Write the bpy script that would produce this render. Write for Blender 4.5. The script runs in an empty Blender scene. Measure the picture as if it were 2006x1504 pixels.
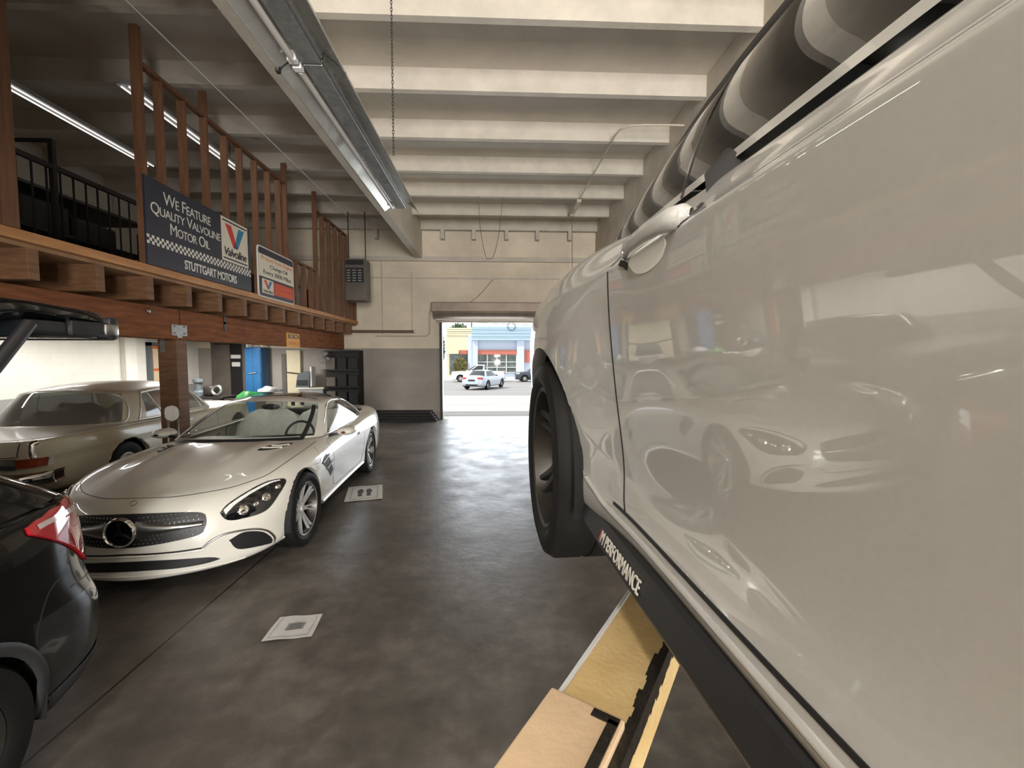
import bpy, bmesh, math, random
import numpy as np
from mathutils import Vector, Matrix
from mathutils.bvhtree import BVHTree

SC = bpy.context.scene
COL = SC.collection
R = math.radians
random.seed(7)

# ------------------------------------------------------------------ camera
cam_data = bpy.data.cameras.new('camera')
cam = bpy.data.objects.new('camera', cam_data)
COL.objects.link(cam)
cam_data.sensor_width = 36.0
cam_data.lens = 850.0 / 2006.0 * 36.0
cam_data.clip_start = 0.02
cam_data.clip_end = 400
PITCH, YAW = R(3.366), R(2.354)
_f = Vector((math.sin(YAW)*math.cos(PITCH), math.cos(YAW)*math.cos(PITCH), -math.sin(PITCH)))
_r = Vector((math.cos(YAW), -math.sin(YAW), 0))
_u = _r.cross(_f)
cam.matrix_world = Matrix(((_r.x, _u.x, -_f.x, 0.0), (_r.y, _u.y, -_f.y, 0.0), (_r.z, _u.z, -_f.z, 1.72), (0, 0, 0, 1)))
SC.camera = cam

# ------------------------------------------------------------------ world, sun, daylight, exposure
SC.view_settings.view_transform = 'Standard'
SC.view_settings.look = 'None'
SC.view_settings.gamma = 1.0
SC.view_settings.use_curve_mapping = False
SC.view_settings.exposure = 1.0
world = bpy.data.worlds.new('world')
SC.world = world
world.use_nodes = True
_wn = world.node_tree
_bg = _wn.nodes['Background']
_bg.inputs['Color'].default_value = (0.86, 0.93, 1.0, 1)
_bg.inputs['Strength'].default_value = 0.8

def lamp(name, kind, energy, color, loc, direction, size=None, size_y=None):
    d = bpy.data.lights.new(name, kind)
    d.energy = energy
    d.color = color
    if kind == 'AREA':
        d.shape = 'RECTANGLE'
        d.size = size
        d.size_y = size_y
    o = bpy.data.objects.new(name, d)
    COL.objects.link(o)
    o.location = loc
    o.rotation_euler = Vector(direction).to_track_quat('-Z', 'Y').to_euler()
    return o
sun = lamp('sun', 'SUN', 2.2, (1.0, 0.94, 0.84), (0, 20, 20), (0.62, 0.30, -0.85))
sun.data.angle = R(0.6)
# daylight through the front roll-up door, and an added fill lamp behind the camera
day_front = lamp('daylight_front_door', 'AREA', 60, (0.86, 0.93, 1.0), (-0.05, 12.9, 1.45), (0, -1, -0.12), 2.7, 2.6)
fill_rear = lamp('fill_rear_opening', 'AREA', 820, (1.0, 0.98, 0.95), (1.7, -6.4, 1.9), (-0.1, 1, 0.16), 3.0, 3.5)

# ------------------------------------------------------------------ helpers
def new_obj(name, data, parent=None):
    o = bpy.data.objects.new(name, data)
    COL.objects.link(o)
    if parent is not None:
        o.parent = parent
    return o

def tag(o, label=None, cat=None, group=None, kind=None):
    if label: o['label'] = label
    if cat: o['category'] = cat
    if group: o['group'] = group
    if kind: o['kind'] = kind
    return o

def thing(name, label, cat, loc=(0, 0, 0), rz=0.0, group=None):
    o = bpy.data.objects.new(name, None)
    COL.objects.link(o)
    o.empty_display_size = 0.1
    o.location = loc
    o.rotation_euler = (0, 0, rz)
    return tag(o, label, cat, group)

def mesh_from_bm(name, bm, m, parent=None, smooth=None, recalc=True):
    if recalc:
        bmesh.ops.recalc_face_normals(bm, faces=bm.faces[:])
    me = bpy.data.meshes.new(name)
    bm.to_mesh(me)
    bm.free()
    if isinstance(m, (list, tuple)):
        for q in m: me.materials.append(q)
    elif m is not None:
        me.materials.append(m)
    if smooth is not None:
        for p in me.polygons: p.use_smooth = True
        if smooth < 179:
            me.set_sharp_from_angle(angle=R(smooth))
    return new_obj(name, me, parent)

def copy_tree(o, parent=None):
    c = o.copy()
    COL.objects.link(c)
    if parent is not None: c.parent = parent
    for ch in list(o.children):
        copy_tree(ch, c)
    return c

class MB:
    """collects shapes into one mesh"""
    def __init__(self):
        self.bm = bmesh.new()
        self.mi = 0
    def _face(self, vs):
        try:
            f = self.bm.faces.new(vs)
            f.material_index = self.mi
            return f
        except ValueError:
            return None
    def box(self, lo, hi, M=None, bevel=0.0):
        x0, y0, z0 = lo; x1, y1, z1 = hi
        P = [(x0,y0,z0),(x1,y0,z0),(x1,y1,z0),(x0,y1,z0),(x0,y0,z1),(x1,y0,z1),(x1,y1,z1),(x0,y1,z1)]
        vs = [self.bm.verts.new(M @ Vector(p) if M is not None else p) for p in P]
        fs = [self._face([vs[i] for i in q]) for q in ((0,3,2,1),(4,5,6,7),(0,1,5,4),(1,2,6,5),(2,3,7,6),(3,0,4,7))]
        if bevel > 0:
            es = {e for f in fs for e in f.edges}
            bmesh.ops.bevel(self.bm, geom=list(es), offset=bevel, segments=2, affect='EDGES', profile=0.5)
        return self
    def bar(self, p0, p1, w, h, up=(0, 0, 1), bevel=0.0):
        """square bar from p0 to p1, w across, h along up"""
        p0 = Vector(p0); p1 = Vector(p1)
        d = (p1 - p0); L = d.length; d.normalize()
        u = Vector(up); s = d.cross(u)
        if s.length < 1e-6: s = d.cross(Vector((1, 0, 0)))
        s.normalize(); u = s.cross(d)
        M = Matrix(((s.x, d.x, u.x, p0.x), (s.y, d.y, u.y, p0.y), (s.z, d.z, u.z, p0.z), (0, 0, 0, 1)))
        return self.box((-w/2, 0, -h/2), (w/2, L, h/2), M, bevel)
    def tube(self, pts, r, n=8, caps=True):
        pts = [Vector(p) for p in pts]
        rs = r if isinstance(r, (list, tuple)) else [r]*len(pts)
        rings = []
        ref = None
        for i, p in enumerate(pts):
            a = pts[max(0, i-1)]; b = pts[min(len(pts)-1, i+1)]
            d = (b - a).normalized()
            if ref is None:
                ref = Vector((0, 0, 1)) if abs(d.z) < 0.9 else Vector((1, 0, 0))
            s = d.cross(ref)
            if s.length < 1e-5: s = d.cross(Vector((0, 1, 0)))
            s.normalize(); t = s.cross(d).normalized(); ref = t
            rings.append([self.bm.verts.new(p + (s*math.cos(2*math.pi*k/n) + t*math.sin(2*math.pi*k/n))*rs[i]) for k in range(n)])
        for i in range(len(rings)-1):
            for k in range(n):
                self._face((rings[i][k], rings[i][(k+1) % n], rings[i+1][(k+1) % n], rings[i+1][k]))
        if caps:
            self._face(rings[0][::-1]); self._face(rings[-1])
        return self
    def lathe(self, prof, M, n=32, closed=False, a0=0.0, a1=2*math.pi):
        """prof: (radius, along) pairs spun round local Z of M"""
        full = abs(a1-a0-2*math.pi) < 1e-6
        m = n if full else n+1
        rings = []
        for k in range(m):
            a = a0 + (a1-a0)*k/n
            rings.append([self.bm.verts.new(M @ Vector((r*math.cos(a), r*math.sin(a), z))) for r, z in prof])
        L = len(prof)
        for k in range(n):
            A = rings[k]; B = rings[(k+1) % m]
            for i in range(L if closed else L-1):
                j = (i+1) % L
                self._face((A[i], B[i], B[j], A[j]))
        return self
    def prism(self, outline, M, t0, t1):
        """outline in local XY of M, extruded along local Z from t0 to t1"""
        a = [self.bm.verts.new(M @ Vector((x, y, t0))) for x, y in outline]
        b = [self.bm.verts.new(M @ Vector((x, y, t1))) for x, y in outline]
        n = len(a)
        self._face(a[::-1]); self._face(b)
        for i in range(n):
            self._face((a[i], a[(i+1) % n], b[(i+1) % n], b[i]))
        return self
    def grid(self, G):
        """G[i][j] points"""
        V = [[self.bm.verts.new(p) for p in row] for row in G]
        for i in range(len(V)-1):
            for j in range(len(V[0])-1):
                self._face((V[i][j], V[i+1][j], V[i+1][j+1], V[i][j+1]))
        return self
    def ball(self, c, r, n=12, sc=(1, 1, 1)):
        M = Matrix.Translation(c) @ Matrix.Diagonal((sc[0], sc[1], sc[2], 1))
        pr = [(max(1e-4, r*math.sin(math.pi*i/n)), -r*math.cos(math.pi*i/n)) for i in range(n+1)]
        return self.lathe(pr, M, n*2)
    def build(self, name, m, parent=None, smooth=None, weld=True):
        if weld: bmesh.ops.remove_doubles(self.bm, verts=self.bm.verts[:], dist=1e-5)
        return mesh_from_bm(name, self.bm, m, parent, smooth)

def frame(o, x, y, z=None):
    """matrix with columns x, y, z at o"""
    x = Vector(x).normalized(); y = Vector(y).normalized()
    z = x.cross(y).normalized() if z is None else Vector(z).normalized()
    return Matrix(((x.x, y.x, z.x, o[0]), (x.y, y.y, z.y, o[1]), (x.z, y.z, z.z, o[2]), (0, 0, 0, 1)))

def lettering(name, s, size, m, parent, M, depth=0.004, width=None, shear=0.0, bold=0.0, align='LEFT', space=1.0, small_caps=False, fit_h=None):
    cu = bpy.data.curves.new(name, 'FONT')
    cu.body = s
    cu.size = size
    cu.extrude = depth/2
    cu.shear = shear
    cu.offset = bold
    cu.space_character = space
    cu.align_x = align
    if small_caps:
        cu.small_caps_scale = 0.78
        for i, ch in enumerate(s):
            if ch.islower(): cu.body_format[i].use_small_caps = True
    tmp = bpy.data.objects.new('tmp', cu)
    COL.objects.link(tmp)
    dg = bpy.context.evaluated_depsgraph_get()
    me = bpy.data.meshes.new_from_object(tmp.evaluated_get(dg))
    bpy.data.objects.remove(tmp)
    bpy.data.curves.remove(cu)
    co = np.empty(len(me.vertices)*3); me.vertices.foreach_get('co', co); co = co.reshape(-1, 3)
    if len(co) == 0: return None
    if width:
        k = width/(co[:, 0].max()-co[:, 0].min())
        co[:, 0] *= k
    if fit_h:
        k = fit_h/(co[:, 1].max()-co[:, 1].min()); co[:, 1] *= k
    me.vertices.foreach_set('co', co.ravel())
    me.transform(M)
    me.materials.clear(); me.materials.append(m)
    me.name = name
    return new_obj(name, me, parent)

# ------------------------------------------------------------------ materials
def mat(name, col, rough=0.5, metal=0.0, coat=0.0, var=0.0, vscale=4.0, col2=None, rvar=0.0, bump=0.0, bscale=30.0,
        stretch=None, emit=None, estr=0.0, trans=0.0, ior=1.5, spec=0.5, coat_rough=0.03, coat_ior=1.5):
    m = bpy.data.materials.new(name)
    m.use_nodes = True
    nt = m.node_tree
    b = nt.nodes['Principled BSDF']
    b.inputs['Roughness'].default_value = rough
    b.inputs['Metallic'].default_value = metal
    b.inputs['Coat Weight'].default_value = coat
    b.inputs['Coat Roughness'].default_value = coat_rough
    b.inputs['Coat IOR'].default_value = coat_ior
    b.inputs['Transmission Weight'].default_value = trans
    b.inputs['IOR'].default_value = ior
    b.inputs['Specular IOR Level'].default_value = spec
    c = (col[0], col[1], col[2], 1)
    b.inputs['Base Color'].default_value = c
    if emit:
        b.inputs['Emission Color'].default_value = (emit[0], emit[1], emit[2], 1)
        b.inputs['Emission Strength'].default_value = estr
    tc = nt.nodes.new('ShaderNodeTexCoord')
    mp = nt.nodes.new('ShaderNodeMapping')
    nt.links.new(tc.outputs['Object'], mp.inputs['Vector'])
    if stretch: mp.inputs['Scale'].default_value = stretch
    ns = nt.nodes.new('ShaderNodeTexNoise')
    ns.inputs['Scale'].default_value = vscale
    ns.inputs['Detail'].default_value = 6
    ns.inputs['Roughness'].default_value = 0.62
    nt.links.new(mp.outputs['Vector'], ns.inputs['Vector'])
    if var > 0 or col2:
        rp = nt.nodes.new('ShaderNodeValToRGB')
        d = col2 if col2 else tuple(x*(1-var) for x in col)
        rp.color_ramp.elements[0].position = 0.32
        rp.color_ramp.elements[1].position = 0.68
        rp.color_ramp.elements[0].color = (d[0], d[1], d[2], 1)
        rp.color_ramp.elements[1].color = c
        nt.links.new(ns.outputs['Fac'], rp.inputs['Fac'])
        nt.links.new(rp.outputs['Color'], b.inputs['Base Color'])
    if rvar > 0:
        mr = nt.nodes.new('ShaderNodeMapRange')
        mr.inputs['From Min'].default_value = 0.3
        mr.inputs['From Max'].default_value = 0.7
        mr.inputs['To Min'].default_value = max(0.02, rough-rvar)
        mr.inputs['To Max'].default_value = min(1, rough+rvar)
        nt.links.new(ns.outputs['Fac'], mr.inputs['Value'])
        nt.links.new(mr.outputs['Result'], b.inputs['Roughness'])
    if bump > 0:
        n2 = nt.nodes.new('ShaderNodeTexNoise')
        n2.inputs['Scale'].default_value = bscale
        n2.inputs['Detail'].default_value = 4
        nt.links.new(mp.outputs['Vector'], n2.inputs['Vector'])
        bp = nt.nodes.new('ShaderNodeBump')
        bp.inputs['Strength'].default_value = bump
        bp.inputs['Distance'].default_value = 0.01
        nt.links.new(n2.outputs['Fac'], bp.inputs['Height'])
        nt.links.new(bp.outputs['Normal'], b.inputs['Normal'])
    return m

def nlink(nt, a, b): nt.links.new(a, b)

def math_node(nt, op, a, b=None, c=None):
    n = nt.nodes.new('ShaderNodeMath'); n.operation = op
    for i, v in enumerate((a, b, c)):
        if v is None: continue
        if isinstance(v, (int, float)): n.inputs[i].default_value = v
        else: nt.links.new(v, n.inputs[i])
    return n.outputs[0]

def mix_col(nt, fac, a, b):
    n = nt.nodes.new('ShaderNodeMix'); n.data_type = 'RGBA'
    if isinstance(fac, (int, float)): n.inputs[0].default_value = fac
    else: nt.links.new(fac, n.inputs[0])
    for i, v in ((6, a), (7, b)):
        if isinstance(v, tuple): n.inputs[i].default_value = (v[0], v[1], v[2], 1)
        else: nt.links.new(v, n.inputs[i])
    return n.outputs[2]

def block_wall(name, axis, upper, lower, band_z, mortar=0.86, streak=0.2):
    """painted concrete block; axis = horizontal coordinate ('X' or 'Y')"""
    m = mat(name, upper, 0.6)
    nt = m.node_tree; b = nt.nodes['Principled BSDF']
    tc = nt.nodes.new('ShaderNodeTexCoord')
    sp = nt.nodes.new('ShaderNodeSeparateXYZ'); nlink(nt, tc.outputs['Object'], sp.inputs[0])
    cb = nt.nodes.new('ShaderNodeCombineXYZ')
    nlink(nt, sp.outputs[axis], cb.inputs[0]); nlink(nt, sp.outputs['Z'], cb.inputs[1])
    br = nt.nodes.new('ShaderNodeTexBrick')
    br.inputs['Scale'].default_value = 1.0
    br.inputs['Brick Width'].default_value = 0.406
    br.inputs['Row Height'].default_value = 0.203
    br.inputs['Mortar Size'].default_value = 0.006
    br.inputs['Mortar Smooth'].default_value = 0.4
    br.inputs['Color1'].default_value = (1, 1, 1, 1)
    br.inputs['Color2'].default_value = (0.95, 0.95, 0.95, 1)
    br.inputs['Mortar'].default_value = (mortar, mortar, mortar, 1)
    nlink(nt, cb.outputs[0], br.inputs['Vector'])
    n1 = nt.nodes.new('ShaderNodeTexNoise'); n1.inputs['Scale'].default_value = 0.9; n1.inputs['Detail'].default_value = 7
    nlink(nt, tc.outputs['Object'], n1.inputs['Vector'])
    edge = math_node(nt, 'ADD', sp.outputs['Z'], math_node(nt, 'MULTIPLY', math_node(nt, 'SUBTRACT', n1.outputs['Fac'], 0.5), 0.02))
    up = math_node(nt, 'GREATER_THAN', edge, band_z)
    base = mix_col(nt, up, tuple(lower), tuple(upper))
    mul = nt.nodes.new('ShaderNodeMix'); mul.data_type = 'RGBA'; mul.blend_type = 'MULTIPLY'; mul.inputs[0].default_value = 1.0
    nlink(nt, base, mul.inputs[6]); nlink(nt, br.outputs['Color'], mul.inputs[7])
    rp = nt.nodes.new('ShaderNodeMapRange')
    rp.inputs['From Min'].default_value = 0.35; rp.inputs['From Max'].default_value = 0.65
    rp.inputs['To Min'].default_value = 1-streak; rp.inputs['To Max'].default_value = 1.0
    nlink(nt, n1.outputs['Fac'], rp.inputs['Value'])
    cc = nt.nodes.new('ShaderNodeCombineColor')
    for i in range(3): nlink(nt, rp.outputs[0], cc.inputs[i])
    m2 = nt.nodes.new('ShaderNodeMix'); m2.data_type = 'RGBA'; m2.blend_type = 'MULTIPLY'; m2.inputs[0].default_value = 1.0
    nlink(nt, mul.outputs[2], m2.inputs[6]); nlink(nt, cc.outputs[0], m2.inputs[7])
    nlink(nt, m2.outputs[2], b.inputs['Base Color'])
    bp = nt.nodes.new('ShaderNodeBump'); bp.inputs['Strength'].default_value = 0.25; bp.inputs['Distance'].default_value = 0.004
    nlink(nt, br.outputs['Color'], bp.inputs['Height']); nlink(nt, bp.outputs['Normal'], b.inputs['Normal'])
    return m

def concrete_floor():
    m = mat('stained_concrete', (0.1, 0.09, 0.08), 0.3)
    nt = m.node_tree; b = nt.nodes['Principled BSDF']
    tc = nt.nodes.new('ShaderNodeTexCoord')
    ob = tc.outputs['Object']
    def noise(s, d=8, r=0.6):
        n = nt.nodes.new('ShaderNodeTexNoise'); n.inputs['Scale'].default_value = s; n.inputs['Detail'].default_value = d
        n.inputs['Roughness'].default_value = r; nlink(nt, ob, n.inputs['Vector']); return n.outputs['Fac']
    rp = nt.nodes.new('ShaderNodeValToRGB')
    e = rp.color_ramp.elements
    e[0].position = 0.30; e[0].color = (0.040, 0.035, 0.030, 1)
    e[1].position = 0.72; e[1].color = (0.23, 0.205, 0.18, 1)
    k = e.new(0.5); k.color = (0.105, 0.092, 0.078, 1)
    nlink(nt, math_node(nt, 'ADD', math_node(nt, 'MULTIPLY', noise(1.1), 0.65), math_node(nt, 'MULTIPLY', noise(7.0), 0.35)), rp.inputs['Fac'])
    sp = nt.nodes.new('ShaderNodeSeparateXYZ'); nlink(nt, ob, sp.inputs[0])
    def line(axis, v, w):
        return math_node(nt, 'LESS_THAN', math_node(nt, 'ABSOLUTE', math_node(nt, 'SUBTRACT', sp.outputs[axis], v)), w)
    lines = line('X', -2.0, 0.006)
    for a, v in (('Y', 8.0), ('X', 2.6), ('Y', -2.5), ('X', -6.4)):
        lines = math_node(nt, 'MAXIMUM', lines, line(a, v, 0.006))
    colr = mix_col(nt, lines, rp.outputs['Color'], (0.012, 0.010, 0.008))
    nlink(nt, colr, b.inputs['Base Color'])
    mr = nt.nodes.new('ShaderNodeMapRange')
    mr.inputs['From Min'].default_value = 0.3; mr.inputs['From Max'].default_value = 0.7
    mr.inputs['To Min'].default_value = 0.30; mr.inputs['To Max'].default_value = 0.48
    nlink(nt, noise(2.3), mr.inputs['Value']); nlink(nt, mr.outputs[0], b.inputs['Roughness'])
    bp = nt.nodes.new('ShaderNodeBump'); bp.inputs['Strength'].default_value = 0.22; bp.inputs['Distance'].default_value = 0.012
    nlink(nt, noise(14.0, 6), bp.inputs['Height']); nlink(nt, bp.outputs['Normal'], b.inputs['Normal'])
    return m

M = {}
M['floor'] = concrete_floor()
M['wall_back'] = block_wall('painted_block_back', 'X', (0.80, 0.70, 0.55), (0.36, 0.32, 0.28), 2.0, 0.90, 0.2)
M['wall_left'] = block_wall('painted_block_left', 'Y', (0.80, 0.78, 0.71), (0.36, 0.36, 0.35), 1.04, 0.88, 0.12)
M['wall_plain'] = block_wall('painted_block_side', 'Y', (0.66, 0.62, 0.54), (0.36, 0.34, 0.31), 1.2, 0.9, 0.15)
M['wall_rear'] = block_wall('painted_block_rear', 'X', (0.66, 0.62, 0.54), (0.36, 0.34, 0.31), 1.2, 0.9, 0.15)
M['ceil'] = mat('painted_ceiling_boards', (0.64, 0.58, 0.495), 0.7, var=0.16, vscale=1.6, bump=0.15, bscale=20)
M['joist'] = mat('painted_joist', (0.62, 0.56, 0.475), 0.6, var=0.2, vscale=2.5, bump=0.2, bscale=25)
M['wood'] = mat('raw_timber', (0.22, 0.11, 0.05), 0.65, col2=(0.12, 0.056, 0.026), vscale=5, stretch=(1, 0.25, 6), bump=0.2, bscale=30)
M['wood_v'] = mat('raw_stud_timber', (0.19, 0.085, 0.038), 0.65, col2=(0.11, 0.048, 0.022), vscale=7, stretch=(4, 4, 0.4), bump=0.2, bscale=30)
M['wood_rim'] = mat('orange_ledge_timber', (0.55, 0.27, 0.10), 0.55, col2=(0.36, 0.16, 0.055), vscale=6, stretch=(4, 0.5, 4), bump=0.2, bscale=30)
M['wood_beam'] = mat('red_brown_beam', (0.30, 0.115, 0.048), 0.8, col2=(0.16, 0.06, 0.028), spec=0.2, vscale=5, stretch=(2, 0.5, 4), bump=0.25, bscale=30)
M['ply'] = mat('plywood', (0.36, 0.20, 0.10), 0.7, var=0.4, vscale=3)
M['white_paint'] = mat('pearl_white_paint', (0.72, 0.69, 0.62), 0.32, coat=1.0, var=0.02, vscale=300)
M['lift_paint'] = mat('greyed_white_paint', (0.46, 0.455, 0.44), 0.4, coat=1.0, var=0.05, vscale=120, coat_rough=0.02, coat_ior=1.95)  # white paint with its base colour tuned down to grey
M['cream_paint'] = mat('cream_paint', (0.66, 0.60, 0.46), 0.42, coat=0.5, coat_rough=0.12, var=0.03, vscale=2)
M['dark_paint'] = mat('black_metallic_paint', (0.003, 0.0035, 0.004), 0.12, coat=0.55, spec=0.25, var=0.1, vscale=200)
M['black_gloss'] = mat('black_gloss', (0.006, 0.006, 0.007), 0.08, coat=1.0, var=0.1)
M['black'] = mat('black_plastic', (0.015, 0.015, 0.016), 0.45, var=0.2, vscale=20)
M['satin_black'] = mat('satin_black_blade', (0.022, 0.022, 0.023), 0.38, var=0.2, vscale=60)
M['grey_trim'] = mat('dark_grey_trim', (0.030, 0.031, 0.033), 0.55, var=0.2, vscale=40, bump=0.15, bscale=300)
M['rubber'] = mat('tyre_rubber', (0.010, 0.0095, 0.009), 0.6, spec=0.25, var=0.25, vscale=20)
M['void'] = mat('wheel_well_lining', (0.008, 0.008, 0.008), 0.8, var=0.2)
M['alloy'] = mat('bright_alloy', (0.80, 0.79, 0.76), 0.3, metal=0.55, var=0.08, vscale=20)
M['alloy_dark'] = mat('dark_alloy', (0.06, 0.055, 0.05), 0.35, metal=0.7, var=0.2, vscale=20)
M['chrome'] = mat('chrome', (0.78, 0.77, 0.75), 0.07, metal=1.0, var=0.03)
M['satin_silver'] = mat('satin_silver', (0.50, 0.49, 0.47), 0.28, metal=1.0, var=0.06)
M['galv'] = mat('galvanised_steel', (0.52, 0.53, 0.54), 0.38, metal=0.9, var=0.35, vscale=22, rvar=0.1)
M['galv_dull'] = mat('dull_zinc_plate', (0.34, 0.33, 0.31), 0.5, metal=0.7, var=0.3, vscale=20)
M['reflector'] = mat('enamel_reflector', (0.55, 0.54, 0.50), 0.22, metal=0.55, var=0.2, vscale=5, rvar=0.08)
M['glass_dark'] = mat('tinted_glass', (0.012, 0.013, 0.013), 0.03, coat=0.6, var=0.1)
M['bumper_grey'] = mat('blue_black_bumper', (0.010, 0.013, 0.015), 0.22, coat=0.9, var=0.15, vscale=60)
def thin_glass(name, tint, ior=1.5, haze=0.0):
    m = mat(name, tint, 0.0, var=0.01)
    nt = m.node_tree
    out = [n for n in nt.nodes if n.type == 'OUTPUT_MATERIAL'][0]
    tr = nt.nodes.new('ShaderNodeBsdfTransparent'); tr.inputs[0].default_value = (tint[0], tint[1], tint[2], 1)
    gl = nt.nodes.new('ShaderNodeBsdfGlossy'); gl.inputs['Roughness'].default_value = 0.0
    gl.inputs['Color'].default_value = (1, 1, 1, 1)
    f0 = ((ior-1)/(ior+1))**2
    lw = nt.nodes.new('ShaderNodeLayerWeight'); lw.inputs['Blend'].default_value = 0.5
    sch = math_node(nt, 'ADD', math_node(nt, 'MULTIPLY', math_node(nt, 'POWER', lw.outputs['Facing'], 5.0), 1-f0), f0)
    mx = nt.nodes.new('ShaderNodeMixShader')
    nlink(nt, sch, mx.inputs[0]); nlink(nt, tr.outputs[0], mx.inputs[1]); nlink(nt, gl.outputs[0], mx.inputs[2])
    if haze:  # reflected haze on the pane painted in as a pale diffuse layer
        df = nt.nodes.new('ShaderNodeBsdfDiffuse'); df.inputs['Color'].default_value = (0.5, 0.5, 0.48, 1)
        m2 = nt.nodes.new('ShaderNodeMixShader'); m2.inputs[0].default_value = haze
        nlink(nt, mx.outputs[0], m2.inputs[1]); nlink(nt, df.outputs[0], m2.inputs[2]); mx = m2
    nlink(nt, mx.outputs[0], out.inputs['Surface'])
    return m
M['car_glass'] = thin_glass('car_window_glass', (0.90, 0.95, 0.92), 1.40)
M['roof_glass'] = thin_glass('panoramic_roof_glass', (0.55, 0.57, 0.56), 1.6)
M['bright_trim'] = mat('bright_polished_trim', (0.85, 0.83, 0.78), 0.28, metal=0.35, var=0.05)
M['smoke_glass'] = thin_glass('smoked_window_glass', (0.22, 0.22, 0.20), 1.7)
M['glass_grey'] = thin_glass('grey_window_glass', (0.40, 0.42, 0.41), 1.9, 0.30)
M['red_lens'] = mat('red_lamp_lens', (0.50, 0.012, 0.022), 0.06, coat=1.0, var=0.35, vscale=14)
M['white_lens'] = mat('clear_lamp_lens', (0.62, 0.52, 0.50), 0.1, coat=1.0, var=0.15, vscale=20)
M['amber'] = mat('amber_lens', (0.40, 0.06, 0.015), 0.1, coat=1.0, var=0.3, vscale=10)
M['leather'] = mat('white_leather', (0.78, 0.74, 0.68), 0.5, var=0.15, vscale=12)
M['dash'] = mat('black_dash', (0.012, 0.012, 0.013), 0.5, var=0.2)
M['paper'] = mat('paper', (0.72, 0.71, 0.68), 0.6, var=0.12, vscale=14)
M['paper_dark'] = mat('printed_ink', (0.10, 0.10, 0.10), 0.6, var=0.2)
M['ink_grey'] = mat('grey_ink', (0.33, 0.33, 0.33), 0.6, var=0.2)
M['sign_navy'] = mat('navy_sign_enamel', (0.030, 0.032, 0.050), 0.42, var=0.15, vscale=3)
M['sign_white'] = mat('white_sign_ink', (0.72, 0.70, 0.64), 0.45, var=0.06)
M['sign_cream'] = mat('cream_sign_panel', (0.74, 0.68, 0.55), 0.45, var=0.06)
M['sign_red'] = mat('red_sign_ink', (0.62, 0.055, 0.04), 0.45, var=0.1)
M['sign_blue'] = mat('blue_sign_ink', (0.03, 0.22, 0.38), 0.45, var=0.1)
M['sign_purple'] = mat('purple_sign_ink', (0.10, 0.04, 0.10), 0.45, var=0.1)
M['sign_orange'] = mat('orange_sign_ink', (0.72, 0.20, 0.02), 0.45, var=0.1)
M['sign_yellow'] = mat('yellow_sign_enamel', (0.86, 0.42, 0.07), 0.45, var=0.1)
M['arm_yellow'] = mat('chipped_yellow_paint', (0.82, 0.60, 0.29), 0.5, col2=(0.68, 0.47, 0.20), vscale=9, bump=0.2, bscale=60)
M['arm_peach'] = mat('faded_orange_paint', (0.78, 0.56, 0.35), 0.5, var=0.15, vscale=6, bump=0.15, bscale=60)
M['rust'] = mat('worn_black_steel', (0.05, 0.04, 0.03), 0.5, metal=0.4, var=0.5, vscale=30, bump=0.5, bscale=60)
M['steel'] = mat('bare_steel', (0.45, 0.44, 0.42), 0.35, metal=1.0, var=0.3, vscale=20)
M['dark_steel'] = mat('dark_steel', (0.05, 0.045, 0.04), 0.5, metal=0.6, var=0.3, vscale=10)
M['black_iron'] = mat('black_iron', (0.012, 0.011, 0.010), 0.5, var=0.3, vscale=10)
M['conduit'] = mat('painted_conduit', (0.55, 0.48, 0.38), 0.5, var=0.15)
M['cable'] = mat('brown_cable', (0.16, 0.11, 0.07), 0.6, var=0.2)
M['orange_door'] = mat('orange_varnished_wood', (0.62, 0.17, 0.03), 0.4, var=0.25, vscale=6, stretch=(6, 6, 0.6))
M['frost'] = mat('frosted_pane', (0.62, 0.50, 0.34), 0.3, var=0.08)
M['door_frame'] = mat('slate_frame_paint', (0.10, 0.12, 0.13), 0.5, var=0.1)
M['blue_locker'] = mat('blue_enamel', (0.02, 0.14, 0.34), 0.4, var=0.25, vscale=3)
M['cream_panel'] = mat('cream_door_paint', (0.70, 0.62, 0.42), 0.5, var=0.1)
M['cream_pale'] = mat('pale_enamel', (0.66, 0.64, 0.56), 0.5, var=0.08)
M['grey_panel'] = mat('grey_panel', (0.34, 0.34, 0.34), 0.55, var=0.15)
M['brown_panel'] = mat('brown_grey_panel', (0.14, 0.12, 0.10), 0.6, var=0.4, vscale=2)
M['dark_cloth'] = mat('black_tarp', (0.008, 0.007, 0.006), 0.7, var=0.5, vscale=3)
M['green'] = mat('green_plastic', (0.03, 0.20, 0.05), 0.4, var=0.5, vscale=20)
M['carton'] = mat('cardboard', (0.35, 0.23, 0.13), 0.7, var=0.2)
M['tube_off'] = mat('frosted_tube', (0.56, 0.52, 0.47), 0.25, coat=0.5, var=0.1)
M['tube_on'] = mat('lit_tube', (0.9, 0.9, 0.9), 0.3, emit=(1.0, 0.95, 0.88), estr=0.6, var=0.02)
M['shutter'] = mat('shutter_steel', (0.30, 0.24, 0.19), 0.45, metal=0.4, var=0.25, vscale=3)
M['shutter_light'] = mat('shutter_bottom_bar', (0.60, 0.54, 0.46), 0.4, metal=0.3, var=0.1)
M['asphalt'] = mat('asphalt', (0.30, 0.29, 0.28), 0.8, var=0.2, vscale=0.6, stretch=(0.25, 2, 1), bump=0.1, bscale=10)
M['apron'] = mat('concrete_apron', (0.60, 0.57, 0.52), 0.8, var=0.45, vscale=0.9, stretch=(0.12, 1.5, 1))
M['kerb'] = mat('pale_kerb', (0.7, 0.7, 0.7), 0.8, var=0.1)
M['out_cream'] = mat('cream_stucco', (0.78, 0.70, 0.48), 0.8, var=0.12, vscale=3)
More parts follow.
